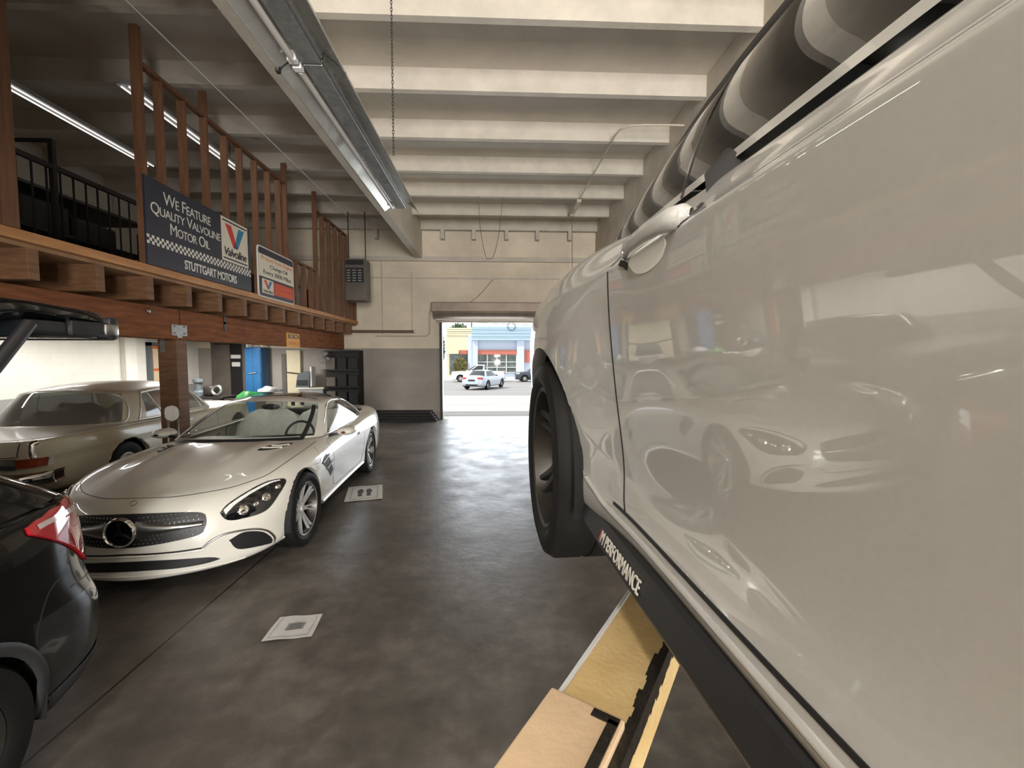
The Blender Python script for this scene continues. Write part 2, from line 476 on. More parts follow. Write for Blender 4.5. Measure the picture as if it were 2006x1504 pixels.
M['out_blue'] = mat('pale_blue_stucco', (0.55, 0.60, 0.70), 0.8, var=0.06)
M['out_metal'] = mat('ribbed_blue_metal', (0.48, 0.62, 0.72), 0.5, metal=0.2, var=0.06)
M['out_red'] = mat('brick_red_panel', (0.52, 0.16, 0.11), 0.7, var=0.15)
M['shop_glass'] = mat('shop_glass', (0.16, 0.19, 0.17), 0.05, coat=1.0, var=0.6, vscale=1.5)
M['white_trim'] = mat('white_frame', (0.8, 0.8, 0.78), 0.5, var=0.05)
M['leaf'] = mat('tree_leaf', (0.10, 0.16, 0.05), 0.6, var=0.6, vscale=2)
M['dry_leaf'] = mat('dry_hedge_leaf', (0.34, 0.24, 0.10), 0.6, col2=(0.14, 0.18, 0.05), vscale=3)
M['bark'] = mat('bark', (0.12, 0.08, 0.05), 0.8, var=0.3)
M['silver_paint'] = mat('silver_blue_paint', (0.50, 0.56, 0.63), 0.3, coat=1.0, metal=0.3, var=0.03)
M['truck_white'] = mat('white_truck_paint', (0.75, 0.77, 0.78), 0.3, coat=1.0, var=0.03)
M['navy_paint'] = mat('dark_navy_paint', (0.03, 0.04, 0.06), 0.3, coat=1.0, var=0.05)
# ------------------------------------------------------------------ the room shell
def struct(name, mb, m, label=None, cat=None, smooth=None, group=None):
    o = mb.build(name, m, None, smooth)
    return tag(o, label, cat, group, 'structure')

XL, XR, YB, YF, ZC = -8.13, 6.6, -6.2, 12.3, 5.5
DX0, DX1, DZ = -1.46, 1.36, 2.83           # front roll-up opening
struct('floor', MB().box((XL-.2, YB-.2, -0.2), (XR+.2, YF+.0, 0)), M['floor'], 'dark stained concrete floor of the workshop', 'floor')
w = MB()
w.box((XL-.2, YF, -.2), (DX0, YF+.25, 5.7)); w.box((DX1, YF, -.2), (XR+.2, YF+.25, 5.7)); w.box((DX0, YF, DZ), (DX1, YF+.25, 5.7))
struct('wall_back', w, M['wall_back'], 'cream over grey block wall with the roll-up door opening', 'wall')
struct('wall_left', MB().box((XL-.2, YB, 0), (XL, YF, 5.7)), M['wall_left'], 'white block wall behind the vintage sedan', 'wall')
struct('wall_right', MB().box((XR, YB, 0), (XR+.2, YF, 5.7)), M['wall_plain'], 'cream block wall beyond the lifted coupe', 'wall')
w = MB()
RX0, RX1, RZ = 0.15, 3.25, 3.9  # unseen opening added to let the rear fill light in
w.box((XL-.2, YB-.2, 0), (RX0, YB, 5.7)); w.box((RX1, YB-.2, 0), (XR+.2, YB, 5.7)); w.box((RX0, YB-.2, RZ), (RX1, YB, 5.7))
struct('wall_rear', w, M['wall_rear'], 'block wall behind the camera with an added opening for fill light', 'wall')
struct('light_block_upper', MB().box((-2.17, YB, 2.5), (-2.02, 1.5, 4.47)), M['wall_plain'], 'cream light blocker added out of view under the left girder', 'wall')  # added out of view to keep the near left ceiling dark
struct('light_block_side', MB().box((-3.78, YB, 0), (-3.66, 2.05, 5.22)), M['wall_plain'], 'cream light blocker added out of view, left of the rear opening', 'wall')  # added out of view to keep rear light off the loft
struct('ceiling', MB().box((XL-.2, YB-.2, ZC), (XR+.2, YF+.25, ZC+.15)), M['ceil'], 'painted board ceiling between the joists', 'ceiling')

JY = [5.92 + 1.235*i for i in range(-9, 6)]
for y in JY:
    j = struct('ceiling_joist', MB().box((XL, y, 5.22), (-2.12, y+.09, ZC)).box((-2.0, y, 5.22), (2.87, y+.09, ZC)).box((3.03, y, 5.22), (XR, y+.09, ZC)),
           M['joist'], 'painted timber joist crossing under the ceiling', 'joist', group='ceiling joists')
for nm, x0, x1 in (('left', -2.17, -1.98), ('right', 2.85, 3.05)):
    struct('ceiling_girder', MB().box((x0, YB, 4.47), (x1, YF, ZC), bevel=.008), M['joist'],
           'deep painted girder running along the room, %s of the roll-up door' % nm, 'girder')
# ledgers and short blocks where the ceiling meets the back wall
struct('trim_1', MB().box((-8.13, 12.2, 4.40), (6.6, 12.3, 4.52)), M['joist'], 'painted ledger board high on the back wall', 'trim')
struct('trim_2', MB().box((-8.13, 12.27, 3.93), (6.6, 12.3, 3.97)), M['joist'], 'thin painted batten on the back wall above the door', 'trim')
b = MB()
for x in (-3.2, -1.4, -.55, .35, 1.2, 2.1):
    b.box((x-.05, 12.09, 4.98), (x+.05, 12.3, 5.22))
struct('trim_3', b, M['joist'], 'row of short painted blocks under the last joist', 'trim')
# left wall pilaster
struct('trim_4', MB().box((XL, 9.80, 0), (XL+.12, 10.10, 5.5), bevel=.01), M['wall_left'], 'white pilaster on the left wall', 'trim')

# door to the office on the left wall
d = thing('door_1', 'orange varnished door with two pale panes in the left wall', 'door', (XL, 11.02, 0))
tag(d, kind='structure')
MB().box((0, -.52, 0), (.09, -.44, 2.10)).box((0, .44, 0), (.09, .52, 2.10)).box((0, -.52, 2.02), (.09, .52, 2.10)).build('door_frame', M['door_frame'], d)
p = MB().box((.0, -.44, 0), (.05, .44, 2.02))
leaf = p.build('door_leaf', M['orange_door'], d)
for z0, z1 in ((.95, 1.42), (1.48, 1.95)):
    MB().box((.045, -.38, z0), (.062, .12, z1)).build('door_pane', M['frost'], d)
MB().ball((.09, .34, 1.0), .03).build('door_knob', M['chrome'], d, 60)

# dark doorway in the left part of the back wall
d = thing('door_2', 'dark framed doorway in the far corner, half covered by a brown panel', 'door', (-7.32, YF, 0))
tag(d, kind='structure')
MB().box((-.45, -.03, 0), (-.37, .0, 2.2)).box((.40, -.06, 0), (.48, 0, 2.2)).box((-.45, -.05, 2.13), (.48, 0, 2.24)).build('door_frame', M['brown_panel'], d)
MB().box((-.37, -.012, 0), (.40, -.002, 2.13)).build('door_dark_sheet', M['void'], d)  # shade beyond the doorway put in as a flat black sheet
MB().box((-.36, -.045, 0), (.06, -.015, 2.1)).build('door_panel', M['brown_panel'], d)
MB().box((.08, -.03, 1.72), (.34, -.013, 1.82)).box((.10, -.03, 1.5), (.32, -.013, 1.62)).build('door_notice', M['paper'], d)

# roll-up door
rd = thing('roll_up_door', 'brown steel roll-up door coiled above the bright street opening', 'shutter', (0, YF, 0))
MB().lathe([(0.001, 0), (.19, 0), (.205, .02), (.205, 3.08), (.19, 3.1), (.001, 3.1)], frame((-1.66, -.22, 3.02), (0, 1, 0), (0, 0, 1)), 28).build('coil', M['shutter'], rd, 40)
h = MB().box((-1.70, -.44, 2.98), (1.46, -.0, 3.24), bevel=.02)
h.build('hood', M['shutter'], rd)
c = MB()
for i in range(4):
    c.box((-1.60, -.10, 2.72+.055*i), (1.40, -.06+.012*(i % 2), 2.77+.055*i))
c.build('curtain', M['shutter'], rd)
MB().box((-1.62, -.13, 2.78), (1.42, -.03, 2.86), bevel=.008).build('bottom_bar', M['shutter_light'], rd)
for x in (-1.52, 1.36):
    MB().box((x, -.09, 0), (x+.07, 0, 2.95)).build('guide_rail', M['dark_steel'], rd)
k = MB()
for i in range(5): k.tube([(1.52+.01*math.sin(i), -.2, 2.9-.05*i), (1.52+.03*math.sin(i+1), -.2, 2.85-.05*i)], .012, 6)
k.build('hoist_chain', M['dark_steel'], rd)

# ------------------------------------------------------------------ outside
def gz(y): return float(np.interp(y, (12.55, 31, 47, 60), (0, -.53, -.8, -1.0)))
g = MB().grid([[(x, y, gz(y)-.004) for x in (-40, -12, 12, 40)] for y in (12.3, 12.55, 24.0)])
struct('ground_apron', g, M['apron'], 'sunlit pale concrete apron outside the roll-up door', 'ground')
g = MB().grid([[(x, y, gz(y)-.006) for x in (-60, -20, 20, 60)] for y in (24.0, 31, 47, 52)])
struct('ground_street', g, M['asphalt'], 'grey asphalt street outside', 'ground')
g = MB().box((-60, 52, -1.4), (60, 90, -.86))
struct('ground_pavement', g, M['kerb'], 'pale pavement in front of the shops', 'ground')
g = MB().box((-60, -40, -.3), (60, YB-.2, -.01))
struct('ground_yard', g, M['apron'], 'pale concrete yard behind the workshop', 'ground')
# ------------------------------------------------------------------ smooth car surfaces (half nets mirrored about y = 0)
def _bs(P, n, g0, g1):
    """uniform cubic B-spline of control rows P along axis 0, n samples per span, ghost rows g0/g1"""
    Q = np.concatenate([g0[None], P, g1[None]], 0)
    out = []
    K = len(P)
    for k in range(K-1):
        m = n+1 if k == K-2 else n
        for i in range(m):
            t = i/n
            b = ((1-t)**3/6, (3*t**3-6*t*t+4)/6, (-3*t**3+3*t*t+3*t+1)/6, t**3/6)
            out.append(sum(b[a]*Q[k+a] for a in range(4)))
    return np.array(out)

def bsurf(net, nu, nv, top_mirror=True):
    """net (K, J, 3): K around the half outline from rear centre to front centre, J upwards to the centre line"""
    net = np.asarray(net, float)
    mir = np.array([1, -1, 1.0])
    A = _bs(net, nu, net[1]*mir, net[-2]*mir)
    A = np.swapaxes(A, 0, 1)
    g1 = A[-2]*mir if top_mirror else 2*A[-1]-A[-2]
    B = _bs(A, nv, 2*A[0]-A[1], g1)
    B = np.swapaxes(B, 0, 1)
    B[0, :, 1] = 0; B[-1, :, 1] = 0
    if top_mirror: B[:, -1, 1] = 0
    return B

def plan_normals(P):
    P = np.asarray(P, float)
    K = len(P)
    N = []
    for k in range(K):
        a = P[k-1] if k > 0 else P[1]*np.array([1, -1])
        b = P[k+1] if k < K-1 else P[K-2]*np.array([1, -1])
        d = b-a
        n = np.array([-d[1], d[0]]); n /= np.linalg.norm(n)
        if (n*P[k]).sum() < 0 and abs(P[k][1]) > 1e-6: n = -n
        if abs(P[k][1]) < 1e-6: n = np.array([math.copysign(1, P[k][0]-1.0), 0])
        N.append(n)
    return np.array(N)

def body_net(plan, keys, zc, cap=(0.3, 0.6, 0.82, 1.0), power=2.0, xc=None):
    """plan: outline points; keys: {k: [(inset, z), ...]} interpolated along the outline; zc: centre-line heights over x"""
    plan = np.asarray(plan, float)
    N = plan_normals(plan)
    ks = sorted(keys)
    prof = np.array([keys[k] for k in ks], float)
    K, J = len(plan), prof.shape[1]
    net = np.zeros((K, J+len(cap), 3))
    zx = np.array([a for a, _ in zc]); zz = np.array([b for _, b in zc])
    for k in range(K):
        pr = np.array([[np.interp(k, ks, prof[:, j, c]) for c in range(2)] for j in range(J)])
        for j in range(J):
            q = plan[k]-N[k]*pr[j, 0]
            net[k, j] = (q[0], max(0, q[1]) if plan[k][1] > 0 else 0, pr[j, 1])
        e = net[k, J-1].copy()
        x0, x1 = plan[0][0], plan[-1][0]
        xe0, xe1 = net[0, J-1, 0] if k else e[0], 0
        xcen = xc(e[0]) if xc else e[0]
        for i, s in enumerate(cap):
            x = e[0]*(1-s)+xcen*s
            f = 1-(1-s)**power
            net[k, J+i] = (x, e[1]*(1-s), e[2]*(1-f)+np.interp(x, zx, zz)*f)
    return net

def car_mesh(G, regions, parent, mats, smooth=50, post=None):
    """G dense half grid -> mirrored part meshes. regions(i, j, centre) -> part name or None. Returns dict part -> object, and a BVH of the lot"""
    U, V = G.shape[:2]
    full = bmesh.new()
    bms = {}
    cache = {}
    def vert(part, i, j, s):
        p = G[i, j]
        y = p[1]*s
        key = (part, i, j, s if abs(y) > 1e-9 else 1)
        if key not in cache:
            if part not in bms: bms[part] = bmesh.new()
            cache[key] = bms[part].verts.new((p[0], y, p[2]))
        return cache[key]
    fc = {}
    for i in range(U-1):
        for j in range(V-1):
            c = (G[i, j]+G[i+1, j]+G[i, j+1]+G[i+1, j+1])/4
            r = regions(i, j, c)
            if r is None: continue
            for s in (1, -1):
                name = r[0] if isinstance(r, tuple) and s == 1 else (r[1] if isinstance(r, tuple) else r)
                if name is None: continue
                q = [vert(name, i, j, s), vert(name, i+1, j, s), vert(name, i+1, j+1, s), vert(name, i, j+1, s)]
                if s == -1: q = q[::-1]
                q2 = []
                for v in q:
                    if v not in q2: q2.append(v)
                if len(q2) < 3: continue
                try: bms[name].faces.new(q2)
                except ValueError: pass
    return bms

def cut_arch(bm, cx, cz, rad, ymin, side=None, lip=0.05):
    """opens a round wheel arch in a body shell and turns its edge inwards"""
    kill = []
    for f in bm.faces:
        c = f.calc_center_median()
        if abs(c.y) < ymin or (side and c.y*side < 0): continue
        if math.hypot(c.x-cx, c.z-cz) < rad and c.z < cz+rad: kill.append(f)
    if not kill: return
    touched = {v for f in kill for v in f.verts}
    bmesh.ops.delete(bm, geom=kill, context='FACES')
    ring = [v for v in touched if v.is_valid and v.link_faces]
    for v in ring:
        dx, dz = v.co.x-cx, v.co.z-cz
        d = math.hypot(dx, dz)
        if d > 1e-6 and abs(d-rad) < 0.09:
            v.co.x = cx+dx/d*rad; v.co.z = cz+dz/d*rad
    rs = set(ring)
    es = [e for e in bm.edges if e.is_boundary and e.verts[0] in rs and e.verts[1] in rs]
    if lip and es:
        g = bmesh.ops.extrude_edge_only(bm, edges=es)
        for v in g['geom']:
            if isinstance(v, bmesh.types.BMVert):
                v.co.y -= math.copysign(lip, v.co.y)

def bvh_of(bms):
    vs, fs = [], []
    for bm in bms:
        o = len(vs)
        bm.verts.index_update()
        vs += [v.co.copy() for v in bm.verts]
        fs += [[v.index+o for v in f.verts] for f in bm.faces]
    return BVHTree.FromPolygons(vs, fs)

def spl(pts, n):
    """n points along a smooth polyline (Catmull-Rom)"""
    P = [np.array(p, float) for p in pts]
    if len(P) == 2: return [P[0]+(P[1]-P[0])*i/(n-1) for i in range(n)]
    Q = [2*P[0]-P[1]]+P+[2*P[-1]-P[-2]]
    dense = []
    for k in range(len(P)-1):
        p0, p1, p2, p3 = Q[k:k+4]
        for i in range(16):
            t = i/16
            dense.append(.5*((2*p1)+(-p0+p2)*t+(2*p0-5*p1+4*p2-p3)*t*t+(-p0+3*p1-3*p2+p3)*t**3))
    dense.append(P[-1])
    L = [0]
    for a, b in zip(dense, dense[1:]): L.append(L[-1]+np.linalg.norm(b-a))
    out = []
    D = np.array(dense)
    for i in range(n):
        s = L[-1]*i/(n-1)
        out.append(np.array([np.interp(s, L, D[:, c]) for c in range(D.shape[1])]))
    return out

def cast(bvh, p, d, back=3.0):
    p = Vector(p); d = Vector(d).normalized()
    h = bvh.ray_cast(p-d*back, d)
    if h[0] is None:
        h = bvh.find_nearest(p)
        return h[0], h[1]
    n = h[1]
    if n.dot(d) > 0: n = -n
    return h[0], n

def patch(mb, bvh, upper, lower, plane, d, eps=0.004, nu=14, nv=5, skirt=0.012, sgn=1, smooth=True):
    """thin panel laid on a body: curves upper/lower given in a plane ('YZ', 'XZ' or 'XY'), dropped along d onto the surface"""
    A = spl(upper, nu) if smooth else [np.array(p) for p in upper]
    B = spl(lower, nu) if smooth else [np.array(p) for p in lower]
    nu = len(A)
    near = len(A[0]) == 3
    def p3(q):
        if plane == 'YZ': return Vector((d[0]*-2.0+1.2, q[0]*sgn, q[1]))
        if plane == 'XZ': return Vector((q[0], 1.0*sgn, q[1]))
        return Vector((q[0], q[1]*sgn, 1.5))
    dd = Vector((d[0], d[1]*sgn, d[2]))
    G, Nn = [], []
    for i in range(nu):
        row, rn = [], []
        for j in range(nv):
            q = A[i]*(1-j/(nv-1))+B[i]*(j/(nv-1))
            h, n = bvh.find_nearest(Vector((q[0], q[1]*sgn, q[2])))[:2] if near else cast(bvh, p3(q), dd)
            if n.dot(dd) > 0: n = -n
            row.append(h+n*eps); rn.append(n)
        G.append(row); Nn.append(rn)
    # skirt so the panel has thickness
    bmv = [[mb.bm.verts.new(p) for p in r] for r in G]
    for i in range(nu-1):
        for j in range(nv-1):
            mb._face((bmv[i][j], bmv[i+1][j], bmv[i+1][j+1], bmv[i][j+1]))
    loop = [(i, 0) for i in range(nu)]+[(nu-1, j) for j in range(1, nv)]+[(i, nv-1) for i in range(nu-2, -1, -1)]+[(0, j) for j in range(nv-2, 0, -1)]
    low = [mb.bm.verts.new(G[i][j]-Nn[i][j]*(eps+skirt)) for i, j in loop]
    for a in range(len(loop)):
        b = (a+1) % len(loop)
        mb._face((bmv[loop[a][0]][loop[a][1]], bmv[loop[b][0]][loop[b][1]], low[b], low[a]))
    return G

def strip(mb, bvh, pts, plane, d, w=0.004, eps=0.0012, n=24, sgn=1, t=0.004, h=None):
    """narrow ribbon (shut line or trim) following the body surface; h raises a rounded bead"""
    P = spl(pts, n)
    dd = Vector((d[0], d[1]*sgn, d[2]))
    C, Nn = [], []
    for q in P:
        if len(q) == 3:
            hh, nn = bvh.find_nearest(Vector((q[0], q[1]*sgn, q[2])))[:2]
            if nn.dot(dd) > 0: nn = -nn
            C.append(hh); Nn.append(nn)
            continue
        if plane == 'YZ': p = Vector((d[0]*-2.0+1.2, q[0]*sgn, q[1]))
        elif plane == 'XZ': p = Vector((q[0], 1.0*sgn, q[1]))
        else: p = Vector((q[0], q[1]*sgn, 1.5))
        hh, nn = cast(bvh, p, dd)
        C.append(hh); Nn.append(nn)
    rows = []
    for i in range(n):
        tg = (C[min(n-1, i+1)]-C[max(0, i-1)])
        if tg.length < 1e-7: tg = Vector((1, 0, 0))
        s = tg.normalized().cross(Nn[i]).normalized()
        if h:
            rows.append([C[i]-s*w/2-Nn[i]*.002, C[i]-s*w*.35+Nn[i]*h*.8, C[i]+Nn[i]*h, C[i]+s*w*.35+Nn[i]*h*.8, C[i]+s*w/2-Nn[i]*.002])
        else:
            rows.append([C[i]-s*w/2-Nn[i]*t, C[i]-s*w/2+Nn[i]*eps, C[i]+s*w/2+Nn[i]*eps, C[i]+s*w/2-Nn[i]*t])
    mb.grid(rows)
    return C

def wheel(parent, loc, side, R_t, width, rim_r, spokes, mats, name='wheel', steer=0.0, twin=False, style='multi', lod=1):
    """side +1: outer face towards +y. Empty with tyre, rim, brake disc, hub cap"""
    w = bpy.data.objects.new(name, None); COL.objects.link(w)
    w.parent = parent; w.location = loc; w.rotation_euler = (0, 0, steer)
    tyre, rim, disc, dark = mats
    # local frame: Z of the lathe along outward axis
    Fm = frame((0, 0, 0), (1, 0, 0), (0, 0, 1*side) if side > 0 else (0, 0, 1), (0, side, 0))
    if side > 0: Fm = frame((0, 0, 0), (0, 0, 1), (1, 0, 0), (0, 1, 0))
    else: Fm = frame((0, 0, 0), (1, 0, 0), (0, 0, 1), (0, -1, 0))
    h = width/2
    n = 64 if lod else 24
    pr = [(rim_r-.012, -h*.8), (rim_r+.012, -h*.92), (R_t-.05, -h), (R_t-.015, -h*.92), (R_t, -h*.72), (R_t, -h*.1), (R_t-.006, -h*.08), (R_t-.006, h*.08),
          (R_t, h*.1), (R_t, h*.72), (R_t-.015, h*.92), (R_t-.05, h), (rim_r+.014, h*.93), (rim_r-.004, h*.84), (rim_r-.016, h*.70)]
    MB().lathe(pr, Fm, n).build('tyre', tyre, w, 40)
    b = MB()
    b.lathe([(rim_r-.016, h*.70), (rim_r+.004, h*.86), (rim_r-.004, h*.90), (rim_r-.014, h*.86), (rim_r-.03, h*.45), (rim_r-.045, -h*.2), (rim_r-.02, -h*.8)], Fm, n)
    if style == 'multi':
        b.build('rim_barrel', M['alloy_dark'], w, 40)
        b = MB()
        b.lathe([(rim_r-.016, h*.70), (rim_r+.004, h*.86), (rim_r-.004, h*.90), (rim_r-.018, h*.84)], Fm, n)
    face = h*.74
    if style == 'multi':
        for k in range(spokes):
            a0 = 2*math.pi*k/spokes
            for da in ((-.0, ) if not twin else (-.11, .11)):
                a = a0+da
                ca, sa = math.cos(a), math.sin(a)
                px, py = -sa, ca
                pts = []
                for r, wd, z in ((.05, .011, face-.035), (.12, .0065, face-.022), (rim_r-.05, .006, face-.008), (rim_r-.012, .009, face+.004)):
                    for sg in (1, -1):
                        for dz in (0, -.022):
                            pts.append((r*ca+sg*wd*px, r*sa+sg*wd*py, z+dz))
                vs = [b.bm.verts.new(Fm @ Vector(p)) for p in pts]
                for q in range(3):
                    o = q*4
                    b._face((vs[o], vs[o+4], vs[o+6], vs[o+2])); b._face((vs[o+1], vs[o+3], vs[o+7], vs[o+5]))
                    b._face((vs[o], vs[o+1], vs[o+5], vs[o+4])); b._face((vs[o+2], vs[o+6], vs[o+7], vs[o+3]))
    elif style == 'blade':      # swept double spokes
        for k in range(spokes):
            for da, sw in ((-.17, .24), (.17, -.02)):
                a0 = 2*math.pi*k/spokes+da*.6
                rows = []
                for t in range(7):
                    s = t/6
                    r = .055+(rim_r-.065)*s
                    a = a0+sw*s+da*s*.9
                    ca, sa = math.cos(a), math.sin(a); px, py = -sa, ca
                    wd = .026-.012*s
                    z = face-.03-.05*math.sin(math.pi*s)*.5+.03*s
                    rows.append([Fm @ Vector((r*ca+c*wd*px, r*sa+c*wd*py, z+dz)) for c, dz in ((-1, -.03), (-1, -.006), (-.5, .004), (.5, .004), (1, -.006), (1, -.03))])
                b.grid(rows)
    elif style == 'cover':      # old hubcap with dome and slots
        b.lathe([(rim_r-.02, h*.6), (rim_r*.82, h*.78), (rim_r*.7, h*.62), (rim_r*.62, h*.72), (rim_r*.3, h*.95), (.001, h*1.0)], Fm, n)
    b.build('rim', rim, w, 40)
    if style != 'cover':
        MB().lathe([(.001, face-.02), (.028, face-.02), (.034, face-.03), (.058, face-.034), (.062, face-.06), (.06, -h*.3)], Fm, 24).build('hub_cap', rim, w, 40)
        MB().lathe([(.06, h*.05), (rim_r-.07, h*.05), (rim_r-.07, -h*.1), (.06, -h*.1)], Fm, 40).build('brake_disc', disc, w, 40)
        MB().lathe([(.001, -h*.45), (rim_r-.02, -h*.45), (rim_r-.02, -h*.6)], Fm, 32).build('wheel_back', dark, w)
    return w

def well(parent, cx, cz, rad, y_out, depth, side, m):
    Fm = frame((cx, side*y_out, cz), (1, 0, 0), (0, 0, 1), (0, 1, 0) if side < 0 else (0, -1, 0))
    x = frame((cx, side*y_out, cz), (1, 0, 0), (0, 0, 1))
    Fm = Matrix(((1, 0, 0, cx), (0, 0, -side, side*y_out), (0, 1, 0, cz), (0, 0, 0, 1)))
    MB().lathe([(rad, 0), (rad, depth), (.001, depth)], Fm, 32, a0=-.25, a1=math.pi+.25).build('wheel_well', m, parent, 40)

def house_net(belt, roof, mid=0.06, cap=((.35, .8), (.7, 1.0), (1.0, 1.0)), crown=0.03):
    """greenhouse ring: belt and roof-edge points (K each), bulged sides, crowned roof"""
    B = np.array(belt, float); T = np.array(roof, float)
    K = len(B)
    N = plan_normals(B[:, :2]+0)
    net = np.zeros((K, 6+len(cap), 3))
    for k in range(K):
        n = np.array([N[k][0], N[k][1], 0])*mid
        for j, t in enumerate((0, .2, .5, .8, 1.0)):
            net[k, j] = B[k]*(1-t)+T[k]*t+n*4*t*(1-t)*.5
        net[k, 4] = T[k]
    x0, x1 = T[0][0], T[-1][0]
    for k in range(K):
        e = T[k]
        inward = np.array([(.5*(x0+x1)-e[0])*.12, -e[1]*.14, 0])
        net[k, 5] = e+inward+np.array([0, 0, crown*.35])
        f = net[k, 5]
        xm = x0+.25*(x1-x0)+(e[0]-x0)*.5
        for i, (s, c) in enumerate(cap):
            zc = np.interp(f[0]*(1-s)+xm*s, (x0, .5*(x0+x1), x1), (T[0][2]+crown*.6, max(T[:, 2])+crown, T[-1][2]+crown*.6))
            net[k, 6+i] = (f[0]*(1-s)+xm*s, f[1]*(1-s), f[2]*(1-c)+zc*c)
    net[0, :, 1] = 0; net[-1, :, 1] = 0; net[:, -1, 1] = 0
    return net

def seat(parent, x, y, z, m, head=True, name='seat', w=.50):
    b = MB()
    rows = []
    for t, (dx, dz, hw, th) in enumerate(((.50, .0, .22, .10), (.30, .04, .25, .13), (.08, .02, .25, .14), (-.02, .12, .25, .13), (-.08, .30, .255, .12), (-.14, .48, .25, .11), (-.19, .60, .19, .10), (-.21, .66, .12, .08))):
        rows.append([(x+dx-th*.4*s2, y+hw*w*2*c, z+dz+th*.5*s1) for c, s1, s2 in ((-1, 0, 0), (-.85, .8, -1), (-.5, .6, -.8), (0, .35, -.6), (.5, .6, -.8), (.85, .8, -1), (1, 0, 0), (.8, -.8, 1), (0, -1, 1.2), (-.8, -.8, 1), (-1, 0, 0))])
    b.grid(rows)
    s = b.build(name, m, parent, 60)
    if head:
        h = MB(); h.ball((x-.235, y, z+.76), .12, 10, (.45, 1.0, .75)); h.build('headrest', m, s, 60)
    return s
# ------------------------------------------------------------------ white coupe raised on the lift
LIFT = 1.049
BH = math.atan2(-1, 0.046)
BX, BY = BMW_ROOT = (1.1125, 1.534)
def build_bmw():
    car = thing('lifted_coupe', 'greyish white coupe raised on the two-post lift, its side filling the right of the view', 'car', (BX, BY, LIFT), BH)
    P = [(-1.06, 0), (-1.04, .45), (-.96, .74), (-.76, .88), (-.36, .955), (0, .97), (.32, .94), (.50, .898), (.68, .886), (.92, .8875), (1.3, .8910), (1.8, .8945), (2.3, .897), (2.81, .92), (3.2, .88), (3.45, .70), (3.56, .40), (3.59, 0)]
    rear = [(.12, .26), (.03, .28), (0, .34), (0, .40), (0, .54), (.01, .67), (.02, .78), (.04, .86), (.07, .95), (.10, 1.02), (.14, 1.06)]
    sr = [(.12, .22), (.05, .235), (.035, .31), (.03, .40), (.012, .54), (0, .67), (.002, .78), (.020, .855), (.060, .93), (.12, .985), (.20, 1.025)]
    sq = [(.08, .24), (.035, .275), (.006, .325), (.040, .405), (.027, .54), (.015, .67), (.005, .79), (.002, .862), (.034, .890), (.074, .940), (.115, .985)]
    sm = [(.08, .24), (.035, .275), (.004, .325), (.040, .405), (.027, .54), (.015, .67), (.004, .79), (.000, .862), (.034, .888), (.070, .932), (.102, .970)]
    sf = [(.12, .20), (.03, .215), (.01, .30), (.02, .40), (0, .54), (0, .65), (.01, .73), (.025, .78), (.06, .84), (.12, .885), (.19, .92)]
    ff = [(.12, .17), (.02, .19), (0, .26), (0, .36), (.01, .46), (.02, .55), (.035, .61), (.05, .65), (.08, .69), (.13, .735), (.2, .765)]
    zc = [(-1.2, 1.07), (-.8, 1.085), (-.3, 1.06), (.6, 1.0), (2.2, 1.0), (2.5, .99), (3.0, .90), (3.3, .80)]
    dbl = lambda p: p[:8]+[p[7]]+p[8:]      # a doubled row keeps the shoulder crease crisp
    rear, sr, sq, sm, sf, ff = map(dbl, (rear, sr, sq, sm, sf, ff))
    net = body_net(P, {0: rear, 2: rear, 4: sr, 5: sr, 6: sr, 7: sq, 8: sq, 9: sm, 12: sm, 13: sf, 17: ff}, zc, xc=lambda x: -.72+(x+.92)*(3.8/4.31), power=1.8)
    NU, NV = 12, 6
    G = bsurf(net, NU, NV)
    JC = 11*NV
    def region(i, j, c):
        if j >= JC+2: 
            if c[0] > 2.2: return 'hood'
            return None if -.3 < c[0] < 1.9 and abs(c[1]) < .6 else 'body'
        if .565 < c[0] < 2.05 and j >= 3*NV-2: return ('driver_door', 'passenger_door')
        return 'body'
    bms = car_mesh(G, region, car, None)
    for hx in (0, 2.81):
        for bm in bms.values(): cut_arch(bm, hx, .335, .372, .5)
    bvh = bvh_of(bms.values())
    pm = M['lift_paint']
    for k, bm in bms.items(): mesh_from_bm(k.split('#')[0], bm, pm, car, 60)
    MB().box((-.95, -.80, .20), (3.3, .80, .23)).build('underbody', M['void'], car)
    belt = [(-.74, 0, 1.065), (-.70, .35, 1.06), (-.58, .56, 1.05), (-.30, .715, 1.01), (.42, .778, .982), (1.1, .79, .972), (1.8, .795, .960), (2.12, .745, .955), (2.36, .42, .99), (2.45, 0, 1.0)]
    roof = [(-.02, 0, 1.325), (0, .28, 1.32), (.02, .48, 1.29), (.12, .555, 1.275), (.48, .60, 1.325), (1.0, .605, 1.34), (1.42, .585, 1.305), (1.52, .52, 1.31), (1.62, .28, 1.335), (1.65, 0, 1.345)]
    HU, HV = 10, 4
    H = bsurf(house_net(belt, roof, .05, crown=.03), HU, HV)
    def hreg(i, j, c):
        u = (i+.5)/HU; v = (j+.5)/HV
        if v > 4.2: return 'roof'
        if v > 3.6: return 'roof_trim'
        if u < 2.0: return 'rear_window' if v > .4 else 'roof'
        if 3.0 < u < 4.2 and v > .2: return ('quarter_window', 'quarter_window#')
        if 4.2 < u < 6.0 and v > .2: return ('side_window', 'side_window#')
        if u > 6.8 and v > .2: return 'windshield'
        return 'roof'
    hb = car_mesh(H, hreg, car, None)
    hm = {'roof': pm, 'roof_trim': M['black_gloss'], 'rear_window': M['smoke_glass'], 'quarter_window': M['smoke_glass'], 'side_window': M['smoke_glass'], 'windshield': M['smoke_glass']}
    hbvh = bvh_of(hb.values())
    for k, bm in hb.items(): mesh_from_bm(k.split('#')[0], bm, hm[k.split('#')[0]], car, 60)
    return car, bvh, hbvh
